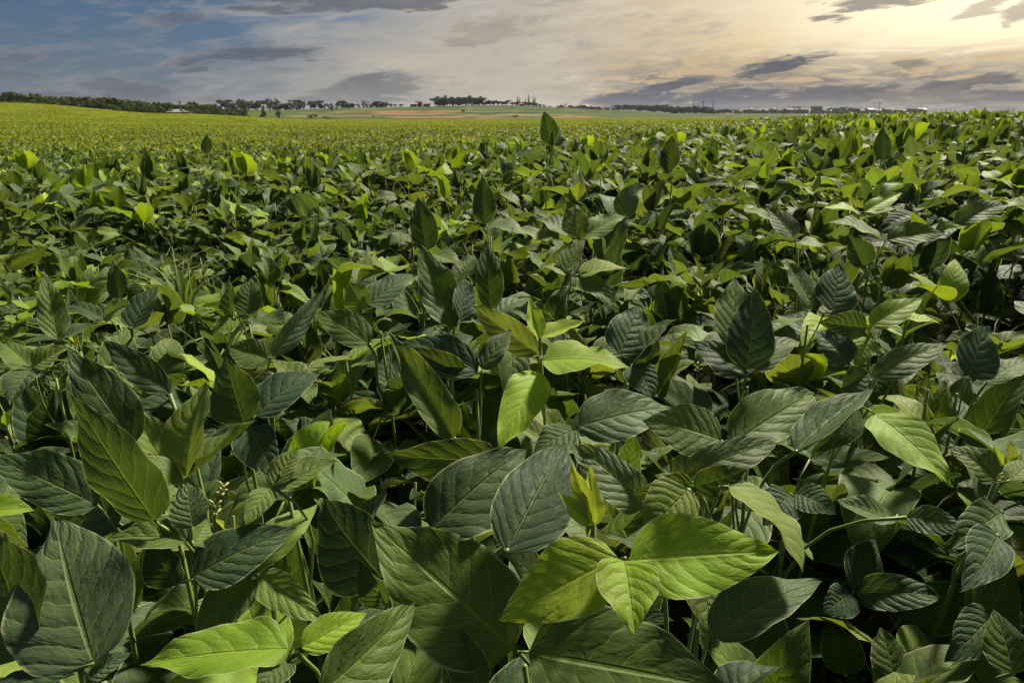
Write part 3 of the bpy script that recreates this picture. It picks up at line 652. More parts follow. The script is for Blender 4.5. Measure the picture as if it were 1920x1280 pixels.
def plan_plant(r, x, y, top, ground, n_nodes=10, low=.25, hi=1.0, size=1.0):
    """stalks and leaflets of one free-grown plant: [(A, B, [(matrix, length, colour), ...]), ...]"""
    H = top - ground; out = []
    lean = Vector((r.uniform(-.06, .06), r.uniform(-.06, .06), 0))
    az = r.uniform(0, 6.28)
    for i in range(n_nodes):
        f = low + (hi - low) * (i + r.uniform(0, .6)) / n_nodes
        az += math.pi + r.uniform(-.9, .9)
        hgt = H * (f * .80); pl = r.uniform(.13, .22) * (1 if f < .8 else .75) * size
        A = Vector((x, y, ground + hgt)) + lean * f
        el = R(r.uniform(28, 62) if f > .6 else r.uniform(5, 45))
        dirh = Vector((math.cos(az), math.sin(az), 0))
        B = A + (dirh * math.cos(el) + UP * math.sin(el)) * pl
        if B.z > top + .02: B.z = top + r.uniform(-.05, .02)
        L0 = (r.uniform(.098, .165) if f < .85 else r.uniform(.075, .145)) * size
        q = r.random()
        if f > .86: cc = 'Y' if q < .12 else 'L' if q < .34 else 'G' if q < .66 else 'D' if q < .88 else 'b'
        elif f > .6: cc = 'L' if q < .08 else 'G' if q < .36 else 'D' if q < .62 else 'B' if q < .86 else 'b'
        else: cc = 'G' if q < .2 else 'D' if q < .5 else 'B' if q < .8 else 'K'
        stand = f > .5 and r.random() < .24
        pm = r.gauss(58, 18) if stand else r.gauss(6, 20) if f > .55 else r.gauss(-6, 22)
        lv = []
        for k, da in enumerate((0, r.uniform(65, 100), -r.uniform(65, 100))):
            a2 = az + R(da); pt = R(max(-75, min(85, pm + r.gauss(0, 16))))
            ax = Vector((math.cos(a2) * math.cos(pt), math.sin(a2) * math.cos(pt), math.sin(pt)))
            base = B + dirh * (.022 if k == 0 else .004) * size
            L = L0 * (1.08 if k == 0 else .95) * r.uniform(.9, 1.08)
            n = UP + sv * .15 + Vector((r.gauss(0, .42), r.gauss(0, .42), 0)) - dirh * .2
            Mw = Matrix.Translation(base) @ frame(base, ax, n).to_4x4() @ Matrix.Diagonal((L * r.uniform(.9, 1.12), L, L, 1))
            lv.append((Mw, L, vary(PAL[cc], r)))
        out.append((A, B, lv))
    stem = [Vector((x, y, ground)) + lean * s + UP * (H * .86 * s) for s in (0, .3, .6, .85, 1)]
    return stem, out

# rows of the crop and the hollows between them
ROW_A = R(9); ROW_D, PLANT_D = .43, .115
def lattice(ymax, tmax, margin, ymin):
    pts = []
    n = int(ymax * 3 / ROW_D)
    for i in range(-n, n):
        for j in np.arange(-ymax * 2.2, ymax * 2.2, PLANT_D):
            a, b = j, i * ROW_D
            x = a * math.cos(ROW_A) - b * math.sin(ROW_A); y = a * math.sin(ROW_A) + b * math.cos(ROW_A)
            if y < ymin or y > ymax or abs(x) > tmax * max(y, 0) + margin: continue
            pts.append((x, y))
    P = np.array(pts); P += nrg.normal(0, .035, P.shape)
    return P
HOLLOWS = [(.44, .58, .20, .30, .22), (-1.75, 2.95, 1.0, .20, .17), (.50, 1.72, .55, .13, .10), (-.05, .98, .16, .10, .06), (-.9, 2.0, .5, .12, .08), (-.16, .45, .1, .1, .08)]
def hollow(x, y):
    s = 0
    for hx, hy, ax, ay, dz in HOLLOWS: s += dz * math.exp(-(((x - hx) / ax) ** 2 + ((y - hy) / ay) ** 2))
    return s
LAT = lattice(19.0, .98, 1.4, -1.2)
order = np.argsort(np.hypot(LAT[:, 0], LAT[:, 1]))
INDIV = 299
taken = set()
LABS = {'hollow': ('shorter soybean plant sunk in a dark hollow between taller rows', 'low soybean plants in the hollows'),
        'near': ('leafy soybean plant filling in below the large leaves close by', 'soybean plants filling the near rows'),
        'mid': ('leafy soybean plant in the dense rows behind the large near leaves', 'soybean plants in the dense middle rows'),
        'crest': ('leafy soybean plant on the crest where the near crop drops away', 'soybean plants along the crest of the near crop')}
def build_individuals():
    global PLANTS
    for P, root, N in hero_roots:       # the lower leaves of the placed plants
        r = random.Random(int(root.x * 9999))
        _, tri = plan_plant(r, root.x, root.y, N.z - .07, root.z, 8, .28, .80)
        grow(P, tri, r)
    hr = np.array([(q[1].x, q[1].y) for q in hero_roots])
    for k in order:
        if PLANTS >= INDIV: break
        x, y = LAT[k]
        if y < .2 or math.hypot(x, y) < .3: taken.add(int(k)); continue
        ct = float(crop_top(x, y)); px, py, d = project(Vector((x, y, ct - .05)))
        mg = 480 if d < 1.3 else 110
        if d < .22 or px < -mg or px > 1920 + mg or py > 1480 + (300 if d < 1.3 else 0): continue
        if np.min(np.hypot(hr[:, 0] - x, hr[:, 1] - y)) < .05: taken.add(int(k)); continue
        r = random.Random(int(k)); ho = hollow(x, y)
        top = ct - ho + r.gauss(-.015, .042) - (.045 if y < 1.0 else .03 if y < 1.5 else 0) + (.05 if x > .62 and .35 < y < 1.3 else 0)
        kind = 'hollow' if ho > .1 else 'near' if y < 1.2 else 'mid' if y < 3.0 else 'crest'
        root = Vector((x, y, gz(x, y)))
        dist = np.hypot(hr[:, 0] - x, hr[:, 1] - y); jn = int(np.argmin(dist)); lab = LABS[kind]
        if dist[jn] < .30 and kind != 'hollow':
            sh = short(HERO[jn][0]); lab = ('leafy soybean plant beside the one with ' + sh, 'soybean plants beside the one with ' + sh)
        P = Plant(root, *lab); PLANTS += 1; taken.add(int(k))
        nn = 12 if y < 1.3 else 10 if y < 2.2 else 9
        stem, tri = plan_plant(r, x, y, top, root.z, nn, .34)
        P.stem(stem); grow(P, tri, r, top)
def grow(P, tri, r, top=None):
    last = None
    for A, B, lv in tri:
        keep = [(Mw, L, c) for Mw, L, c in lv if not hides(Mw, L)]
        if not keep: continue
        po, pw = P.petiole_between(A, B); last = (A, B)
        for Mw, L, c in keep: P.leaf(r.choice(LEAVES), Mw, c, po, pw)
    if last is None: return
    A = last[0]
    if top and r.random() < .75:         # unfolding shoot at the tip
        T = A + Vector((0, 0, .035)); 
        for k in range(r.randint(2, 3)):
            a = r.uniform(0, 6.28); ax = Vector((math.cos(a) * .55, math.sin(a) * .55, .8)); L = r.uniform(.028, .06)
            Mw = Matrix.Translation(T) @ frame(T, ax, UP).to_4x4() @ Matrix.Scale(L, 4)
            if not hides(Mw, L): P.leaf(r.choice(BUDS), Mw, vary(PAL['S' if r.random() < .6 else 'Y'], r), name='young_leaflet')
        P.stem([A, A.lerp(T, .5), T])
    if r.random() < .35:
        m = r.choice(FLOWERS + PODS)
        P.small(m, 'flower_cluster' if m in FLOWERS else 'pod_cluster', A, Euler((r.uniform(-.5, .5), r.uniform(-.5, .5), 0)).to_matrix())
build_individuals()
# a few flower clusters that show plainly
for (px, py, h, i) in ((415, 935, .35, 8), (408, 975, .37, 8), (1868, 915, .37, -5), (960, 440, .3, 0), (1310, 700, .38, 0)):
    B = EYE + ray(px, py) * depth_for(px, py, h)
    j = min(range(len(hero_roots)), key=lambda q: (hero_roots[q][2] - B).length)
    hero_roots[j][0].small(FLOWERS[j % 3], 'flower_cluster', B, Euler((.2, .3, j)).to_matrix())

# ------------------------------------------------------------------ the rest of the crop: one mass
def joined(name, parts, mat):
    """parts: [(verts, faces, uv, colour)] joined to one mesh with a leafcol attribute"""
    V, Fc, UVs, Cs = [], [], [], []
    for v, f, uv, c in parts:
        o = len(V); V += v; Fc += [tuple(k + o for k in g) for g in f]; UVs += uv; Cs += [c] * len(v)
    me = mesh(name, V, Fc, mat); set_uv(me, UVs)
    at = me.color_attributes.new('leafcol', 'FLOAT_COLOR', 'POINT'); at.data.foreach_set('color', np.asarray(Cs, np.float32).ravel())
    return bpy.data.objects.new(name, me)
GRIDS = [leaf_grid(9, 4, **rand_shape(rng)) for _ in range(24)]
def proto_plant(i):
    r = random.Random(100 + i); parts = []
    stem, tri = plan_plant(r, 0, 0, CANOPY + r.gauss(0, .025), 0, 10, .25)
    sc = (.18, .21, .045, .2)
    for A, B, lv in tri:
        v, f = tube([A, A.lerp(B, .5) + Vector((0, 0, .01)), B], [.0018, .0015, .0015], 3); parts.append(([tuple(q) for q in v], f, [(.3, .5)] * len(v), sc))
        for Mw, L, c in lv:
            g = r.choice(GRIDS); parts.append(([tuple(Mw @ Vector(q)) for q in g[0]], g[1], g[2], c))
    v, f = tube(stem, [.004, .0035, .003, .0025, .002], 4); parts.append(([tuple(q) for q in v], f, [(.3, .5)] * len(v), sc))
    return joined('crop_plant_%02d' % i, parts, M_LEAFA)
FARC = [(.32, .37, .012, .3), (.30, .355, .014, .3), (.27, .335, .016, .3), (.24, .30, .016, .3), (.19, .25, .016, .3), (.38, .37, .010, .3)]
DIPC = [(.26, .30, .016, .3), (.20, .25, .020, .3), (.14, .19, .018, .3), (.095, .14, .018, .3), (.062, .098, .020, .3), (.33, .32, .014, .3)]
def proto_patch(i, size, n, L0, pal):
    r = random.Random(300 + i); parts = []
    for _ in range(n):
        x, y = r.uniform(-size / 2, size / 2), r.uniform(-size / 2, size / 2)
        row = .5 + .5 * math.cos(2 * math.pi * y / ROW_D) if size < 2.5 else r.random()
        z = CANOPY - abs(r.gauss(0, .10 if size < 2.5 else .055)) - (.10 if size < 2.5 else .03) * (1 - row) + (r.uniform(0, .06) if r.random() < .1 else 0)
        a = r.uniform(0, 6.28); pt = R(r.gauss(15, 32)); L = L0 * r.uniform(.8, 1.2)
        ax = Vector((math.cos(a) * math.cos(pt), math.sin(a) * math.cos(pt), math.sin(pt)))
        B = Vector((x, y, z)); Mw = Matrix.Translation(B) @ frame(B, ax, UP + sv * .4 + Vector((r.gauss(0, .4), r.gauss(0, .4), 0))).to_4x4() @ Matrix.Scale(L, 4)
        vs = [(0, 0, 0), (.3, .38, .06), (0, .45, .04), (-.3, .38, .06), (0, 1, -.08)]
        c = r.choices(pal, (3, 4, 4, 3, 2, .5))[0]
        parts.append(([tuple(Mw @ Vector(q)) for q in vs], [(0, 1, 2), (0, 2, 3), (2, 1, 4), (2, 4, 3)], [(.5, 0), (1, .4), (.5, .4), (0, .4), (.5, 1)], vary(c, r, .12)))
    return joined('crop_patch_%02d' % i, parts, M_LEAFF)
def scatter(name, protos, pts, rots, scls, idx, label):
    pc = bpy.data.collections.new(name + '_kinds')
    for o in protos: pc.objects.link(o)
    me = bpy.data.meshes.new(name); me.from_pydata([tuple(p) for p in pts], [], [])
    for nm, tp, dat, key in (('rot', 'FLOAT_VECTOR', rots, 'vector'), ('scl', 'FLOAT', scls, 'value'), ('kind_index', 'INT', idx, 'value')):
        a = me.attributes.new(nm, tp, 'POINT'); a.data.foreach_set(key, np.asarray(dat).ravel())
    ob = link(bpy.data.objects.new(name, me)); tag(ob, label, 'crop', kind='stuff')
    ng = bpy.data.node_groups.new(name, 'GeometryNodeTree')
    ng.interface.new_socket('Geometry', in_out='INPUT', socket_type='NodeSocketGeometry'); ng.interface.new_socket('Geometry', in_out='OUTPUT', socket_type='NodeSocketGeometry')
    n = ng.nodes; l = ng.links
    gi, go = n.new('NodeGroupInput'), n.new('NodeGroupOutput')
    ci = n.new('GeometryNodeCollectionInfo'); ci.inputs[0].default_value = pc; ci.inputs[1].default_value = True; ci.inputs[2].default_value = True
    ip = n.new('GeometryNodeInstanceOnPoints'); ip.inputs['Pick Instance'].default_value = True
    def na(nm, tp):
        q = n.new('GeometryNodeInputNamedAttribute'); q.data_type = tp; q.inputs[0].default_value = nm; return q.outputs[0]
    l.new(gi.outputs[0], ip.inputs['Points']); l.new(ci.outputs[0], ip.inputs['Instance'])
    l.new(na('kind_index', 'INT'), ip.inputs['Instance Index'])
    er = n.new('FunctionNodeEulerToRotation'); l.new(na('rot', 'FLOAT_VECTOR'), er.inputs[0]); l.new(er.outputs[0], ip.inputs['Rotation'])
    l.new(na('scl', 'FLOAT'), ip.inputs['Scale']); l.new(ip.outputs[0], go.inputs[0])
    md = ob.modifiers.new('scatter', 'NODES'); md.node_group = ng
    return ob
def build_crop():
    rest = np.array([k for k in range(len(LAT)) if k not in taken and math.hypot(*LAT[k]) > .45])
    P = LAT[rest]
    # beyond the crest the rows thin out a little: they are seen at a grazing angle only
    keep = (P[:, 1] < 9) | (nrg.random(len(P)) < .6)
    P = P[keep]
    z = ground_z(P[:, 0], P[:, 1]); n = len(P)
    ho = np.array([hollow(a, b) for a, b in P])
    rots = np.zeros((n, 3)); rots[:, 2] = nrg.uniform(0, 6.28, n)
    scl = nrg.normal(1.0, .045, n) - ho * .9
    pts = np.column_stack([P, z])
    plants = [proto_plant(i) for i in range(14)]
    scatter('soybean_crop', plants, pts, rots, scl, nrg.integers(0, 14, n), 'green soybean crop covering the field beyond the nearest rows')
    def patches(name, s, y0, y1, n_leaf, L0, i0, cnt, label, pal):
        pr = [proto_patch(i0 + i, s * 1.12, n_leaf, L0, pal) for i in range(cnt)]
        pp = []
        y = y0
        while y < y1:
            for x in np.arange(-.95 * y - s, .95 * y + s, s): pp.append((x + nrg.uniform(-.1, .1) * s, y + nrg.uniform(-.1, .1) * s))
            y += s
        pp = np.array(pp); m = len(pp)
        r = np.zeros((m, 3)); r[:, 2] = nrg.integers(0, 2, m) * math.pi + (nrg.integers(0, 4, m) * math.pi / 2 if s > 2.5 else 0)
        scatter(name, pr, np.column_stack([pp, ground_z(pp[:, 0], pp[:, 1])]), r, np.ones(m), nrg.integers(0, cnt, m), label)
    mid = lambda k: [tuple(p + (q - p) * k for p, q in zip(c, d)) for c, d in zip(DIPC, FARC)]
    patches('soybean_field', 2.0, 19.2, 38, 760, .115, 0, 8, 'yellow-green soybean field in the dip beyond the crest', DIPC)
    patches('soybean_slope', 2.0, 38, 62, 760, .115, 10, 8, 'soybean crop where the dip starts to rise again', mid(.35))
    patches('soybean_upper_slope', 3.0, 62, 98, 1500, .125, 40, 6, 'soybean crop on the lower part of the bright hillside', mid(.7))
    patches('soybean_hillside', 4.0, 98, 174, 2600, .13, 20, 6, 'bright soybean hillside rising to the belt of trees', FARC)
build_crop()

# ------------------------------------------------------------------ weeds among the rows
M_WEED = leaf_material('weed_leaf', 'object', detail=False)
def build_weeds():
    r = random.Random(41)
    # low legume weed with round lime leaflets
    for label, px, py, h, n in (('round-leaved lime weed sprawling beside the lance-shaped soybean leaflet', 110, 565, .44, 9), ('small round-leaved lime weed below the slim upright leaflet', 300, 590, .45, 4)):
        N = EYE + ray(px, py) * depth_for(px, py, h); root = Vector((N.x, N.y + .05, gz(N.x, N.y + .05)))
        e = empty('round_leaf_weed', root); tag(e, label, 'weed')
        pts = [Vector((0, 0, 0)), Vector((.02, .01, (N.z - root.z) * .5)), Vector((0, -.03, N.z - root.z))]
        v, f = tube(pts, [.003, .0025, .0015], 5); link(bpy.data.objects.new('stem', mesh('stem', v, f, M_STEM)), e)
        me = leaf_mesh('leaflet', 6, 4, M_WEED, shape=1.9, width=.8, droop=.2, fold=.15)
        sp = .13 if n > 6 else .06
        for i in range(n):
            A = pts[1].lerp(pts[2], r.uniform(.6, 1)); B = Vector((r.gauss(0, sp), r.gauss(-.02, sp * .8), N.z - root.z + r.uniform(-.05, .02)))
            v, f = tube([A, A.lerp(B, .5) + Vector((0, 0, .015)), B], [.0012, .001, .0008], 4); st = link(bpy.data.objects.new('petiole', mesh('petiole', v, f, M_STEM)), e)
            a = r.uniform(0, 6.28)
            for k in range(4):
                ax = Vector((math.cos(a + k * 1.6), math.sin(a + k * 1.6), r.uniform(-.3, 1.0))); L = r.uniform(.028, .045)
                o = link(bpy.data.objects.new('leaflet', me), st); o.matrix_basis = Matrix.Translation(B) @ frame(B, ax, UP).to_4x4() @ Matrix.Scale(L, 4)
                o.color = vary((.17, .27, .02, 1), r, .3)
    # grass weed: thin blades and open seed stalks
    N = EYE + ray(335, 505) * depth_for(335, 505, .44); root = Vector((N.x, N.y, gz(N.x, N.y)))
    e = empty('grass_weed', root); tag(e, 'tuft of thin grass weed with open seed stalks in the dark hollow', 'grass')
    top = N.z - root.z
    for i in range(22):
        a = r.uniform(0, 6.28); L = r.uniform(.10, .22); d = Vector((math.cos(a), math.sin(a), 0)); up0 = top - .12
        p = [Vector((0, 0, up0 * .2)), Vector((0, 0, up0)) + d * .02]
        for s in (.3, .6, 1.0): p.append(Vector((0, 0, up0 + L * (s * 1.0 - .35 * s * s))) + d * (.02 + L * .75 * s ** 1.5))
        side = Vector((-d.y, d.x, 0)); wv = [.001, .004, .0045, .003, .0004]
        vs = []; [vs.extend((q + side * w_, q - side * w_ + UP * .0005)) for q, w_ in zip(p, wv)]
        o = link(bpy.data.objects.new('blade', mesh('blade', vs, [(2 * k, 2 * k + 1, 2 * k + 3, 2 * k + 2) for k in range(4)], M_WEED)), e); set_uv(o.data, [(.5, .5)] * len(vs)); o.color = vary((.13, .21, .03, 1), r)
    for i in range(4):
        a = r.uniform(0, 6.28); b = Vector((math.cos(a) * .05, math.sin(a) * .05, top + r.uniform(.02, .07)))
        v, f = tube([(0, 0, 0), b * .6, b], [.0015, .0011, .0008], 4); st = link(bpy.data.objects.new('seed_stalk', mesh('seed_stalk', v, f, M_STEM)), e)
        for k in range(6):
            t0 = b * (.9 + .02 * k); q = t0 + Vector((r.gauss(0, .05), r.gauss(0, .05), r.uniform(.02, .06)))
            v, f = tube([t0, t0.lerp(q, .5), q], [.0005, .0008, .0005], 3); link(bpy.data.objects.new('spikelet', mesh('spikelet', v, f, M_STEM)), st)
build_weeds()

# ------------------------------------------------------------------ far trees
M_BARK = plain('bark', (.10, .075, .055), .9, .3, 6)
def crown_material(name, c0, c1):
    m, t = new_mat(name)
    at = t.node('ShaderNodeAttribute', attribute_name='leafcol').outputs['Color']
    oi = t.node('ShaderNodeObjectInfo').outputs['Random']
    c = t.mix(1.0, t.mix(oi, (*c0, 1), (*c1, 1)), at, 'MULTIPLY')
    d = t.node('ShaderNodeBsdfDiffuse'); t.l.new(c, d.inputs[0])
    tr = t.node('ShaderNodeBsdfTranslucent'); t.l.new(c, tr.inputs[0])
    ms = t.node('ShaderNodeMixShader'); ms.inputs[0].default_value = .25; t.l.new(d.outputs[0], ms.inputs[1]); t.l.new(tr.outputs[0], ms.inputs[2])
    finish(t, ms.outputs[0]); return m
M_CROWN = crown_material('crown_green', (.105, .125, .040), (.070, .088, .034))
M_CROWN_HAZED = crown_material('crown_grey_green', (.085, .100, .075), (.062, .076, .062))  # distant haze put into the colour: greyer and bluer than the nearer crowns
def crown_mesh(seed, kind, mat):
    """unit-height tree crown: many small leaf clumps in uneven lobes; trunk top at about z=.35"""
    r = random.Random(seed); V, Fc, Cs = [], [], []
    lobes = []
    if kind == 'round':
        for _ in range(r.randint(7, 10)): lobes.append((Vector((r.gauss(0, .24), r.gauss(0, .24), r.uniform(.18, .80))), r.uniform(.17, .27), .8))
    elif kind == 'tall':
        for _ in range(9): lobes.append((Vector((r.gauss(0, .10), r.gauss(0, .10), r.uniform(.14, .90))), r.uniform(.10, .17), 1.0))
    elif kind == 'cypress':
        for i in range(10): z = .12 + .84 * i / 9; lobes.append((Vector((r.gauss(0, .012), r.gauss(0, .012), z)), .085 * (1 - .72 * i / 9) + .012, 1.2))
    elif kind == 'bush':
        for _ in range(8): lobes.append((Vector((r.gauss(0, .30), r.gauss(0, .30), r.uniform(.15, .72))), r.uniform(.18, .30), .8))
    elif kind == 'umbrella':
        for _ in range(7): lobes.append((Vector((r.gauss(.1, .22), r.gauss(0, .2), r.uniform(.80, .92))), r.uniform(.08, .14), .5))
    per = int(420 / len(lobes))
    for c, rad, fl in lobes:
        sh = r.uniform(.7, 1.3)
        for _ in range(per):
            d = Vector((r.gauss(0, 1), r.gauss(0, 1), r.gauss(0, 1))).normalized()
            p = c + Vector((d.x, d.y, d.z * fl)) * rad * r.uniform(.45, 1.08)
            n = (d + Vector((r.gauss(0, .5), r.gauss(0, .5), r.gauss(0, .5)))).normalized()
            a = n.cross(Vector((.2, .5, .8))).normalized(); b = n.cross(a); q = rad * r.uniform(.18, .36)
            o = len(V); k = sh * r.uniform(.65, 1.35)
            for i in range(5):
                th = i * 1.257 + r.uniform(-.3, .3); V.append(p + (a * math.cos(th) + b * math.sin(th)) * q * r.uniform(.6, 1.2)); Cs.append((k, k, k, 1))
            Fc.append((o, o + 1, o + 2, o + 3, o + 4))
    me = mesh('crown', V, Fc, mat, smooth=False)
    at = me.color_attributes.new('leafcol', 'FLOAT_COLOR', 'POINT'); at.data.foreach_set('color', np.asarray(Cs, np.float32).ravel())
    return me
def trunk_mesh(seed, kind):
    r = random.Random(seed); h = {'round': .55, 'tall': .7, 'cypress': .5, 'bush': .4, 'umbrella': .82}[kind]
    x = 0; pts = []
    for i in range(5): pts.append((x, 0, h * i / 4)); x += r.uniform(-.02, .03)
    v, f = tube(pts, [.028, .022, .018, .014, .009], 6)
    for k in range(4):
        a = r.uniform(0, 6.28); b = Vector(pts[2 + k % 2]); e = b + Vector((math.cos(a) * .16, math.sin(a) * .16, .17))
        if kind == 'cypress': e = b + Vector((math.cos(a) * .03, math.sin(a) * .03, .1))
        w, g = tube([b, b.lerp(e, .5) + Vector((0, 0, .02)), e], [.010, .008, .004], 4); o = len(v); v += w; f += [tuple(i + o for i in q) for q in g]
    return mesh('trunk', v, f, M_BARK)
CROWN = {}
for k in ('round', 'tall', 'cypress', 'bush', 'umbrella'):
    CROWN[k] = [(crown_mesh(50 + i * 7 + len(k), k, M_CROWN), crown_mesh(50 + i * 7 + len(k), k, M_CROWN_HAZED), trunk_mesh(i + len(k), k)) for i in range(4)]
def at_dist(px, Y):                   # ground point below a photo column at forward distance Y
    x = (px - 960) / F * cP * Y; return x, Y, gz(x, Y)
def far_tree(px, top_py, Y, kind, label, group=None, grey=False, wide=1.0, name='broadleaf_tree', sink=0.0):  # grey picks the crowns with haze mixed into their colour
    x, y, z = at_dist(px, Y); H = CAMZ + slope(top_py) * Y - z
    if H < .8: H = .8
    e = empty(name, (x, y, z - sink)); tag(e, label, 'tree' if kind != 'bush' else 'bush', group)
    v = rng.randrange(4); rot = rng.uniform(0, 6.28)
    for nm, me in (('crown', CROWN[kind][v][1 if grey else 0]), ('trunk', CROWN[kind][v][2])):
        o = link(bpy.data.objects.new(nm, me), e); o.rotation_euler.z = rot; o.scale = (H * wide, H * wide, H + sink)
    return H
HS = []
def build_trees():
    r = random.Random(5)
    # belt behind the hillside crop
    prof = [(-60, 177), (0, 178), (45, 178), (90, 179), (150, 181), (185, 180), (230, 187), (270, 190), (310, 194), (365, 196), (395, 197), (430, 201), (455, 206)]
    px = -60
    while px < 455:
        t = np.interp(px, [p[0] for p in prof], [p[1] for p in prof]) + r.uniform(-6.5, 2)
        Y = r.uniform(186, 214)
        HS.append(far_tree(px, t, Y, r.choice(['round', 'round', 'bush']), 'dull green broadleaf tree in the belt behind the hillside crop', 'trees in the belt behind the hillside crop', wide=r.uniform(.85, 1.2)))
        px += r.uniform(4, 8)
    px = -40
    while px < 470:                    # undergrowth along the same belt
        t = np.interp(px, [p[0] for p in prof], [p[1] for p in prof]) + r.uniform(4, 9)
        if t < 222: far_tree(px, t, r.uniform(180, 186), 'bush', 'low bush at the foot of the tree belt', 'bushes at the foot of the tree belt', name='bush', wide=1.2)
        px += r.uniform(10, 18)
    far_tree(22, 171, 205, 'umbrella', 'flat-topped tree overtopping the start of the belt', name='flat_topped_tree')
    far_tree(45, 173, 212, 'umbrella', 'second flat-topped tree beside the tallest belt tree', name='flat_topped_tree', wide=1.2)
    far_tree(186, 178, 208, 'round', 'thin-crowned tree standing above the middle of the belt', name='broadleaf_tree', wide=.8)
    for px, t, w, lab in ((462, 193, .42, 'slender dark tree at the end of the belt'), (492, 199, .55, 'dark conical tree beyond the end of the belt'), (521, 205, .5, 'lone dark tree standing off from the tree belt')):
        far_tree(px, t, 196, 'tall', lab, wide=w * 2.0, name='conical_tree')
    # row on the far slope
    px = 424
    while px < 706:
        t = 188 + r.uniform(-4, 5) + (3 if px > 600 else 0)
        far_tree(px, t, r.uniform(405, 440), r.choice(['round', 'tall', 'round']), 'small grey-green tree in the line above the terraces', 'trees in the line above the terraces', grey=True, wide=r.uniform(1.0, 1.5))
        px += r.uniform(6, 13)
    for px, t in ((436, 187), (455, 186), (508, 186), (562, 187)): far_tree(px, t, 425, 'tall', 'taller haze-greyed tree rising out of the line above the terraces', 'taller trees rising out of the line above the terraces', grey=True, wide=1.6)
    px = 700
    while px < 760:
        far_tree(px, 191 + r.uniform(-2, 4), 435, 'round', 'round tree between the terraces and the red-roofed house', 'round trees near the red-roofed house', grey=True, wide=1.3); px += r.uniform(7, 11)
    px = 818
    while px < 904:
        far_tree(px, 180 + r.uniform(-2, 5), r.uniform(432, 444), r.choice(['tall', 'tall', 'round']), 'tall tree in the dense grove on the ridge', 'trees of the dense grove on the ridge', grey=True, wide=1.6); px += r.uniform(3, 6)
    px = 906
    while px < 952:
        far_tree(px, 188 + r.uniform(-2, 2), 438, 'round', 'low round tree beside the dense grove', 'low round trees beside the dense grove', grey=True, wide=1.4); px += r.uniform(6, 9)
    for px, t in ((970, 179), (974, 181), (985, 184), (991, 177), (1000, 180), (1003, 182)):
        far_tree(px, t, 436 + r.uniform(-3, 3), 'cypress', 'narrow cypress spire in the cluster on the ridge', 'cypress spires on the ridge', grey=True, name='cypress_tree', wide=1.5)
    px = 960
    while px < 1030:
        far_tree(px, 190 + r.uniform(-1, 2) + max(0, px - 1000) * .2, 437, 'bush', 'round bush around the foot of the cypresses', 'bushes around the cypresses', grey=True, name='bush', wide=1.2); px += r.uniform(6, 9)
    for px, t, Y, lab in ((582, 213, 272, 'wide dark bush at the foot of the terraces'), (612, 217, 268, 'low dark bush beside the wide one below the terraces'), (622, 199, 380, 'single bush high on the terraces'), (870, 204, 340, 'round lone tree in the middle of the terraces'), (965, 215, 276, 'round bush on the bare red strip'), (700, 216, 300, 'small bush on a terrace bank'), (1405, 214, 640, 'lone roadside tree before the town')):
        far_tree(px, t, Y, 'bush' if Y < 400 else 'round', lab, name='bush', wide=1.5 if px == 582 else 1.1)
    # trees before the town
    px = 1158
    while px < 1366:
        t = 197 + r.uniform(-2, 5) + max(0, px - 1240) * .04
        far_tree(px, t, r.uniform(600, 660), r.choice(['round', 'round', 'bush']), 'dark tree in the grove before the town', 'trees in the grove before the town', grey=True, wide=1.5); px += r.uniform(3.5, 7)
    px = 1366
    while px < 1740:
        t = 207 + r.uniform(-3, 2.5) - (5 if 1560 < px < 1612 else 0)
        far_tree(px, t, r.uniform(780, 960), 'round', 'small dark tree standing among the town houses', 'trees standing among the town houses', grey=True, wide=1.6); px += r.uniform(5, 10)
    for px in (1488, 1498): far_tree(px, 199, 760, 'umbrella', 'open-crowned tree rising over the white houses', 'open-crowned trees over the white houses', grey=True, name='open_crowned_tree', wide=1.2)
build_trees()
def palm(px, top_py, Y, label):
    x, y, z = at_dist(px, Y); H = CAMZ + slope(top_py) * Y - z
    e = empty('palm_tree', (x, y, z)); tag(e, label, 'palm')
    v, f = tube([(0, 0, 0), (.1, 0, H * .5), (0, 0, H * .86)], [.22, .17, .14], 7); link(bpy.data.objects.new('trunk', mesh('trunk', v, f, M_BARK)), e)
    me = None; r = random.Random(3)
    for i in range(13):
        a = i * 2.4; L = H * .27; vs = []; el0 = R(r.uniform(10, 65))
        for k in range(6):
            s = k / 5; c = Vector((math.cos(a) * L * s * math.cos(el0), math.sin(a) * L * s * math.cos(el0), H * .86 + L * (s * math.sin(el0) + .25 * s - .75 * s * s)))
            sd = Vector((-math.sin(a), math.cos(a), -.3)) * L * .10 * math.sin(math.pi * min(1, s * .9 + .1)); vs += [c + sd, c, c + Vector((-sd.x, -sd.y, sd.z))]
        fs = [(3 * k + j, 3 * k + j + 1, 3 * k + j + 4, 3 * k + j + 3) for k in range(5) for j in (0, 1)]
        o = link(bpy.data.objects.new('frond', mesh('frond', vs, fs, M_FROND)), e)
M_FROND = plain('palm_frond', (.05, .075, .03), .6)
palm(340, 189, 190, 'feathery palm standing out of the tree belt')
palm(350, 196, 187, 'shorter palm beside the feathery one in the tree belt')

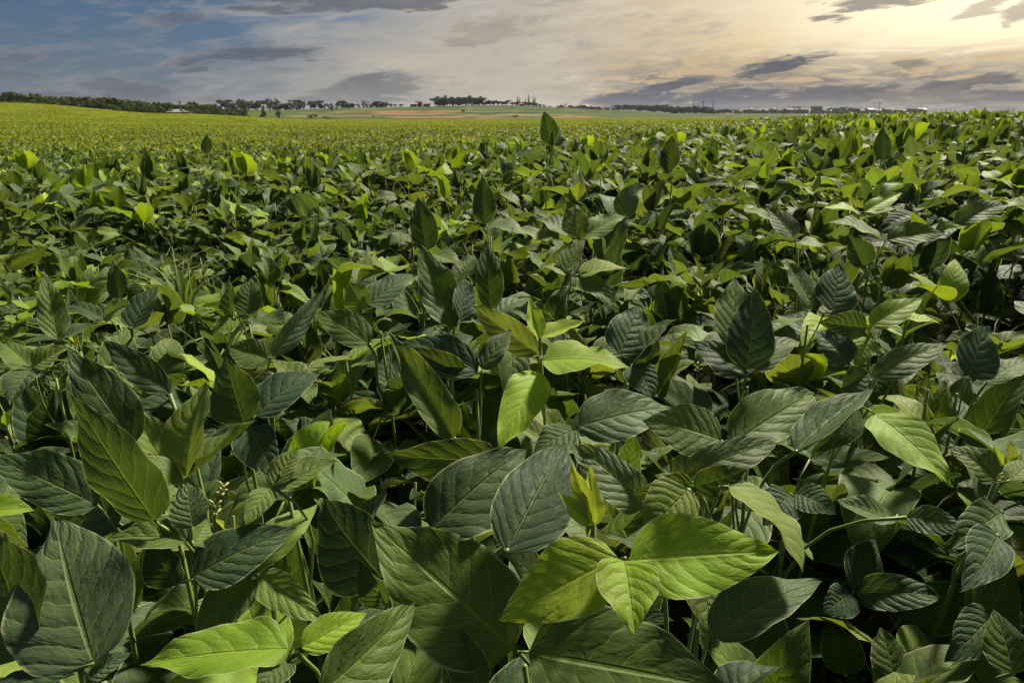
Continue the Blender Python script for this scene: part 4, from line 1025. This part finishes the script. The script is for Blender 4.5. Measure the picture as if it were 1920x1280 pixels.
# ------------------------------------------------------------------ far buildings and masts
M_WALLS = [plain('wall_white', (.40, .38, .36), .8), plain('wall_cream', (.32, .28, .23), .8), plain('wall_pink', (.30, .22, .19), .8), plain('wall_grey', (.22, .215, .215), .8)]
M_ROOFS = [plain('roof_tile', (.20, .125, .10), .8), plain('roof_brown', (.20, .145, .115), .8), plain('roof_grey', (.28, .28, .29), .6)]
M_RED = plain('wall_red', (.17, .055, .05), .7); M_METAL = plain('sheet_metal', (.28, .29, .31), .6, .15); M_GLASS = plain('window_dark', (.03, .035, .045), .2); M_STEEL = plain('steel', (.16, .16, .17), .5)
def box(x0, x1, y0, y1, z0, z1):
    v = [(x, y, z) for z in (z0, z1) for y in (y0, y1) for x in (x0, x1)]
    return v, [(0, 2, 3, 1), (4, 5, 7, 6), (0, 1, 5, 4), (2, 6, 7, 3), (0, 4, 6, 2), (1, 3, 7, 5)]
def house(px, Y, wid, dep, h, rise, wall, roof, label, group=None, rot=0.0, name='house', wins=3, flat=False):
    x, y, z = at_dist(px, Y)
    e = empty(name, (x, y, z - .3)); tag(e, label, 'house' if name == 'house' else 'building', group); e.rotation_euler.z = rot
    h += .3
    v, f = box(-wid / 2, wid / 2, -dep / 2, dep / 2, 0, h); link(bpy.data.objects.new('wall', mesh('wall', v, f, wall, False)), e)
    ov = .35
    if flat:
        v, f = box(-wid / 2 - .15, wid / 2 + .15, -dep / 2 - .15, dep / 2 + .15, h + .003, h + .4)
    else:
        v = [(-wid / 2 - ov, -dep / 2 - ov, h + .01), (wid / 2 + ov, -dep / 2 - ov, h + .01), (wid / 2 + ov, dep / 2 + ov, h + .01), (-wid / 2 - ov, dep / 2 + ov, h + .01), (-wid / 2 - ov, 0, h + rise), (wid / 2 + ov, 0, h + rise)]
        f = [(0, 1, 5, 4), (2, 3, 4, 5), (1, 2, 5), (3, 0, 4), (3, 2, 1, 0)]
    link(bpy.data.objects.new('roof', mesh('roof', v, f, roof, False)), e)
    for i in range(wins):
        cx = -wid / 2 + wid * (i + .5) / wins
        v, f = box(cx - .55, cx + .55, -dep / 2 - .06, -dep / 2 + .05, h * .40, h * .75); link(bpy.data.objects.new('window', mesh('window', v, f, M_GLASS, False)), e)
def build_town():
    r = random.Random(12)
    # long white-roofed shed half sunk behind the hillside crop
    x, y, z = at_dist(335, 181); tz = CAMZ + slope(215.0) * 181
    house(332, 181, 2.9, 3.4, max(.9, tz - z - .7), .7, M_WALLS[3], M_METAL, 'long shed with a bright metal roof behind the hillside crop', name='shed', wins=2)
    house(353, 183, 2.6, 3.4, max(.8, tz - z - .9), .6, M_WALLS[3], M_ROOFS[2], 'low grey shed next to the bright metal roof', name='shed', wins=1)
    house(777, 448, 4, 5, 1.6, .9, M_WALLS[0], M_ROOFS[2], 'white house on the ridge beside the red one')
    house(786, 452, 4, 5, 2.9, 1.0, M_RED, M_ROOFS[0], 'dark red two-storey house on the ridge', wins=2)
    house(801, 450, 4, 5, 1.6, .9, M_WALLS[2], M_ROOFS[0], 'pinkish house next to the dark red one')
    house(978, 434, 2.6, 3, .9, .6, M_RED, M_ROOFS[0], 'small red-roofed house under the cypresses', wins=2)
    for px, w in ((521, 5), (541, 4), (660, 5), (648, 4), (715, 5)):
        house(px, 455, w, 5, 2.2, 1.0, r.choice(M_WALLS[1:]), r.choice(M_ROOFS[1:]), 'small dull house among the trees above the terraces', 'dull houses above the terraces')
    px = 1050
    while px < 1158:
        house(px, r.uniform(650, 730), r.uniform(3.5, 7), 6, r.uniform(1.8, 3.6), 1.3, r.choice(M_WALLS), r.choice(M_ROOFS), 'small gabled house on the slope behind the terraces', 'gabled houses on the slope behind the terraces', r.uniform(-1.2, 1.2)); px += r.uniform(8, 16)
    px = 1385
    while px < 1730:
        big = r.random() < .2
        house(px, r.uniform(820, 980), r.uniform(5, 10) * (1.4 if big else 1), 8, r.uniform(2.4, 5.5) * (1.3 if big else 1), 1.7, r.choice(M_WALLS), r.choice(M_ROOFS), 'flat-roofed town block among smaller houses' if big else 'small tiled house in the far town', 'flat-roofed blocks of the far town' if big else 'tiled houses of the far town', r.uniform(-.5, .5), flat=big); px += r.uniform(8, 18)
    house(1530, 800, 9, 9, 7.5, 2, M_WALLS[1], M_ROOFS[1], 'tall cream block standing over the far town', flat=True, name='town_block', wins=4)
    house(1714, 780, 13, 9, 5.0, 2, M_WALLS[0], M_ROOFS[0], 'wide pale building at the end of the far town', flat=True, name='town_block', wins=5)
def mast(px, top_py, Y, label, group):
    x, y, z = at_dist(px, Y); H = CAMZ + slope(top_py) * Y - z
    e = empty('lattice_mast', (x, y, z)); tag(e, label, 'mast', group)
    V, Fc = [], []
    def bar(a, b, q):
        v, f = tube([a, b], [q, q], 4); o = len(V); V.extend(v); Fc.extend([tuple(i + o for i in g) for g in f])
    w = .8
    for i in range(4):
        sx, sy = (1, 1, -1, -1)[i], (1, -1, -1, 1)[i]; link(bpy.data.objects.new('leg', mesh('leg', *tube([(w * sx, w * sy, 0), (.15 * sx, .15 * sy, H)], [.13, .07], 4), M_STEEL)), e)
    n = 9
    for k in range(n):
        a, b = k / n, (k + 1) / n; wa, wb = w + (.15 - w) * a, w + (.15 - w) * b
        for sx, sy, tx, ty in ((1, 1, -1, 1), (-1, 1, -1, -1), (-1, -1, 1, -1), (1, -1, 1, 1)): bar((wa * sx, wa * sy, a * H), (wb * tx, wb * ty, b * H), .05)
    link(bpy.data.objects.new('bracing', mesh('bracing', V, Fc, M_STEEL)), e)
    for k in range(3):
        zz = H * (.86 + .05 * k); v, f = box(-1.6, 1.6, -.1, .1, zz, zz + .2); link(bpy.data.objects.new('crossarm', mesh('crossarm', v, f, M_STEEL, False)), e)
build_town()
for px, t in ((1299, 188), (1317, 190), (1336, 190)): mast(px, t, 680, 'thin lattice mast rising from the grove before the town', 'lattice masts in the grove')
mast(1647, 192, 850, 'thin lattice mast alone above the far town', None)
mast(1060, 195, 690, 'thin lattice mast beside the gabled houses', None)
mast(1456, 202, 840, 'short lattice mast at the edge of the far town', None)

# ------------------------------------------------------------------ thin evening haze
def build_haze():
    v, f = box(-6900, 6900, -12, 3050, -12, 34)
    m, t = new_mat('haze')
    pv = t.node('ShaderNodeVolumePrincipled'); pv.inputs['Density'].default_value = .00009; pv.inputs['Color'].default_value = (.80, .84, .92, 1); pv.inputs['Anisotropy'].default_value = .2
    o = t.node('ShaderNodeOutputMaterial'); t.l.new(pv.outputs[0], o.inputs['Volume'])
    tag(link(bpy.data.objects.new('haze', mesh('haze', v, f, m, False))), 'thin pale evening haze over the far land', 'haze', kind='stuff')
build_haze()
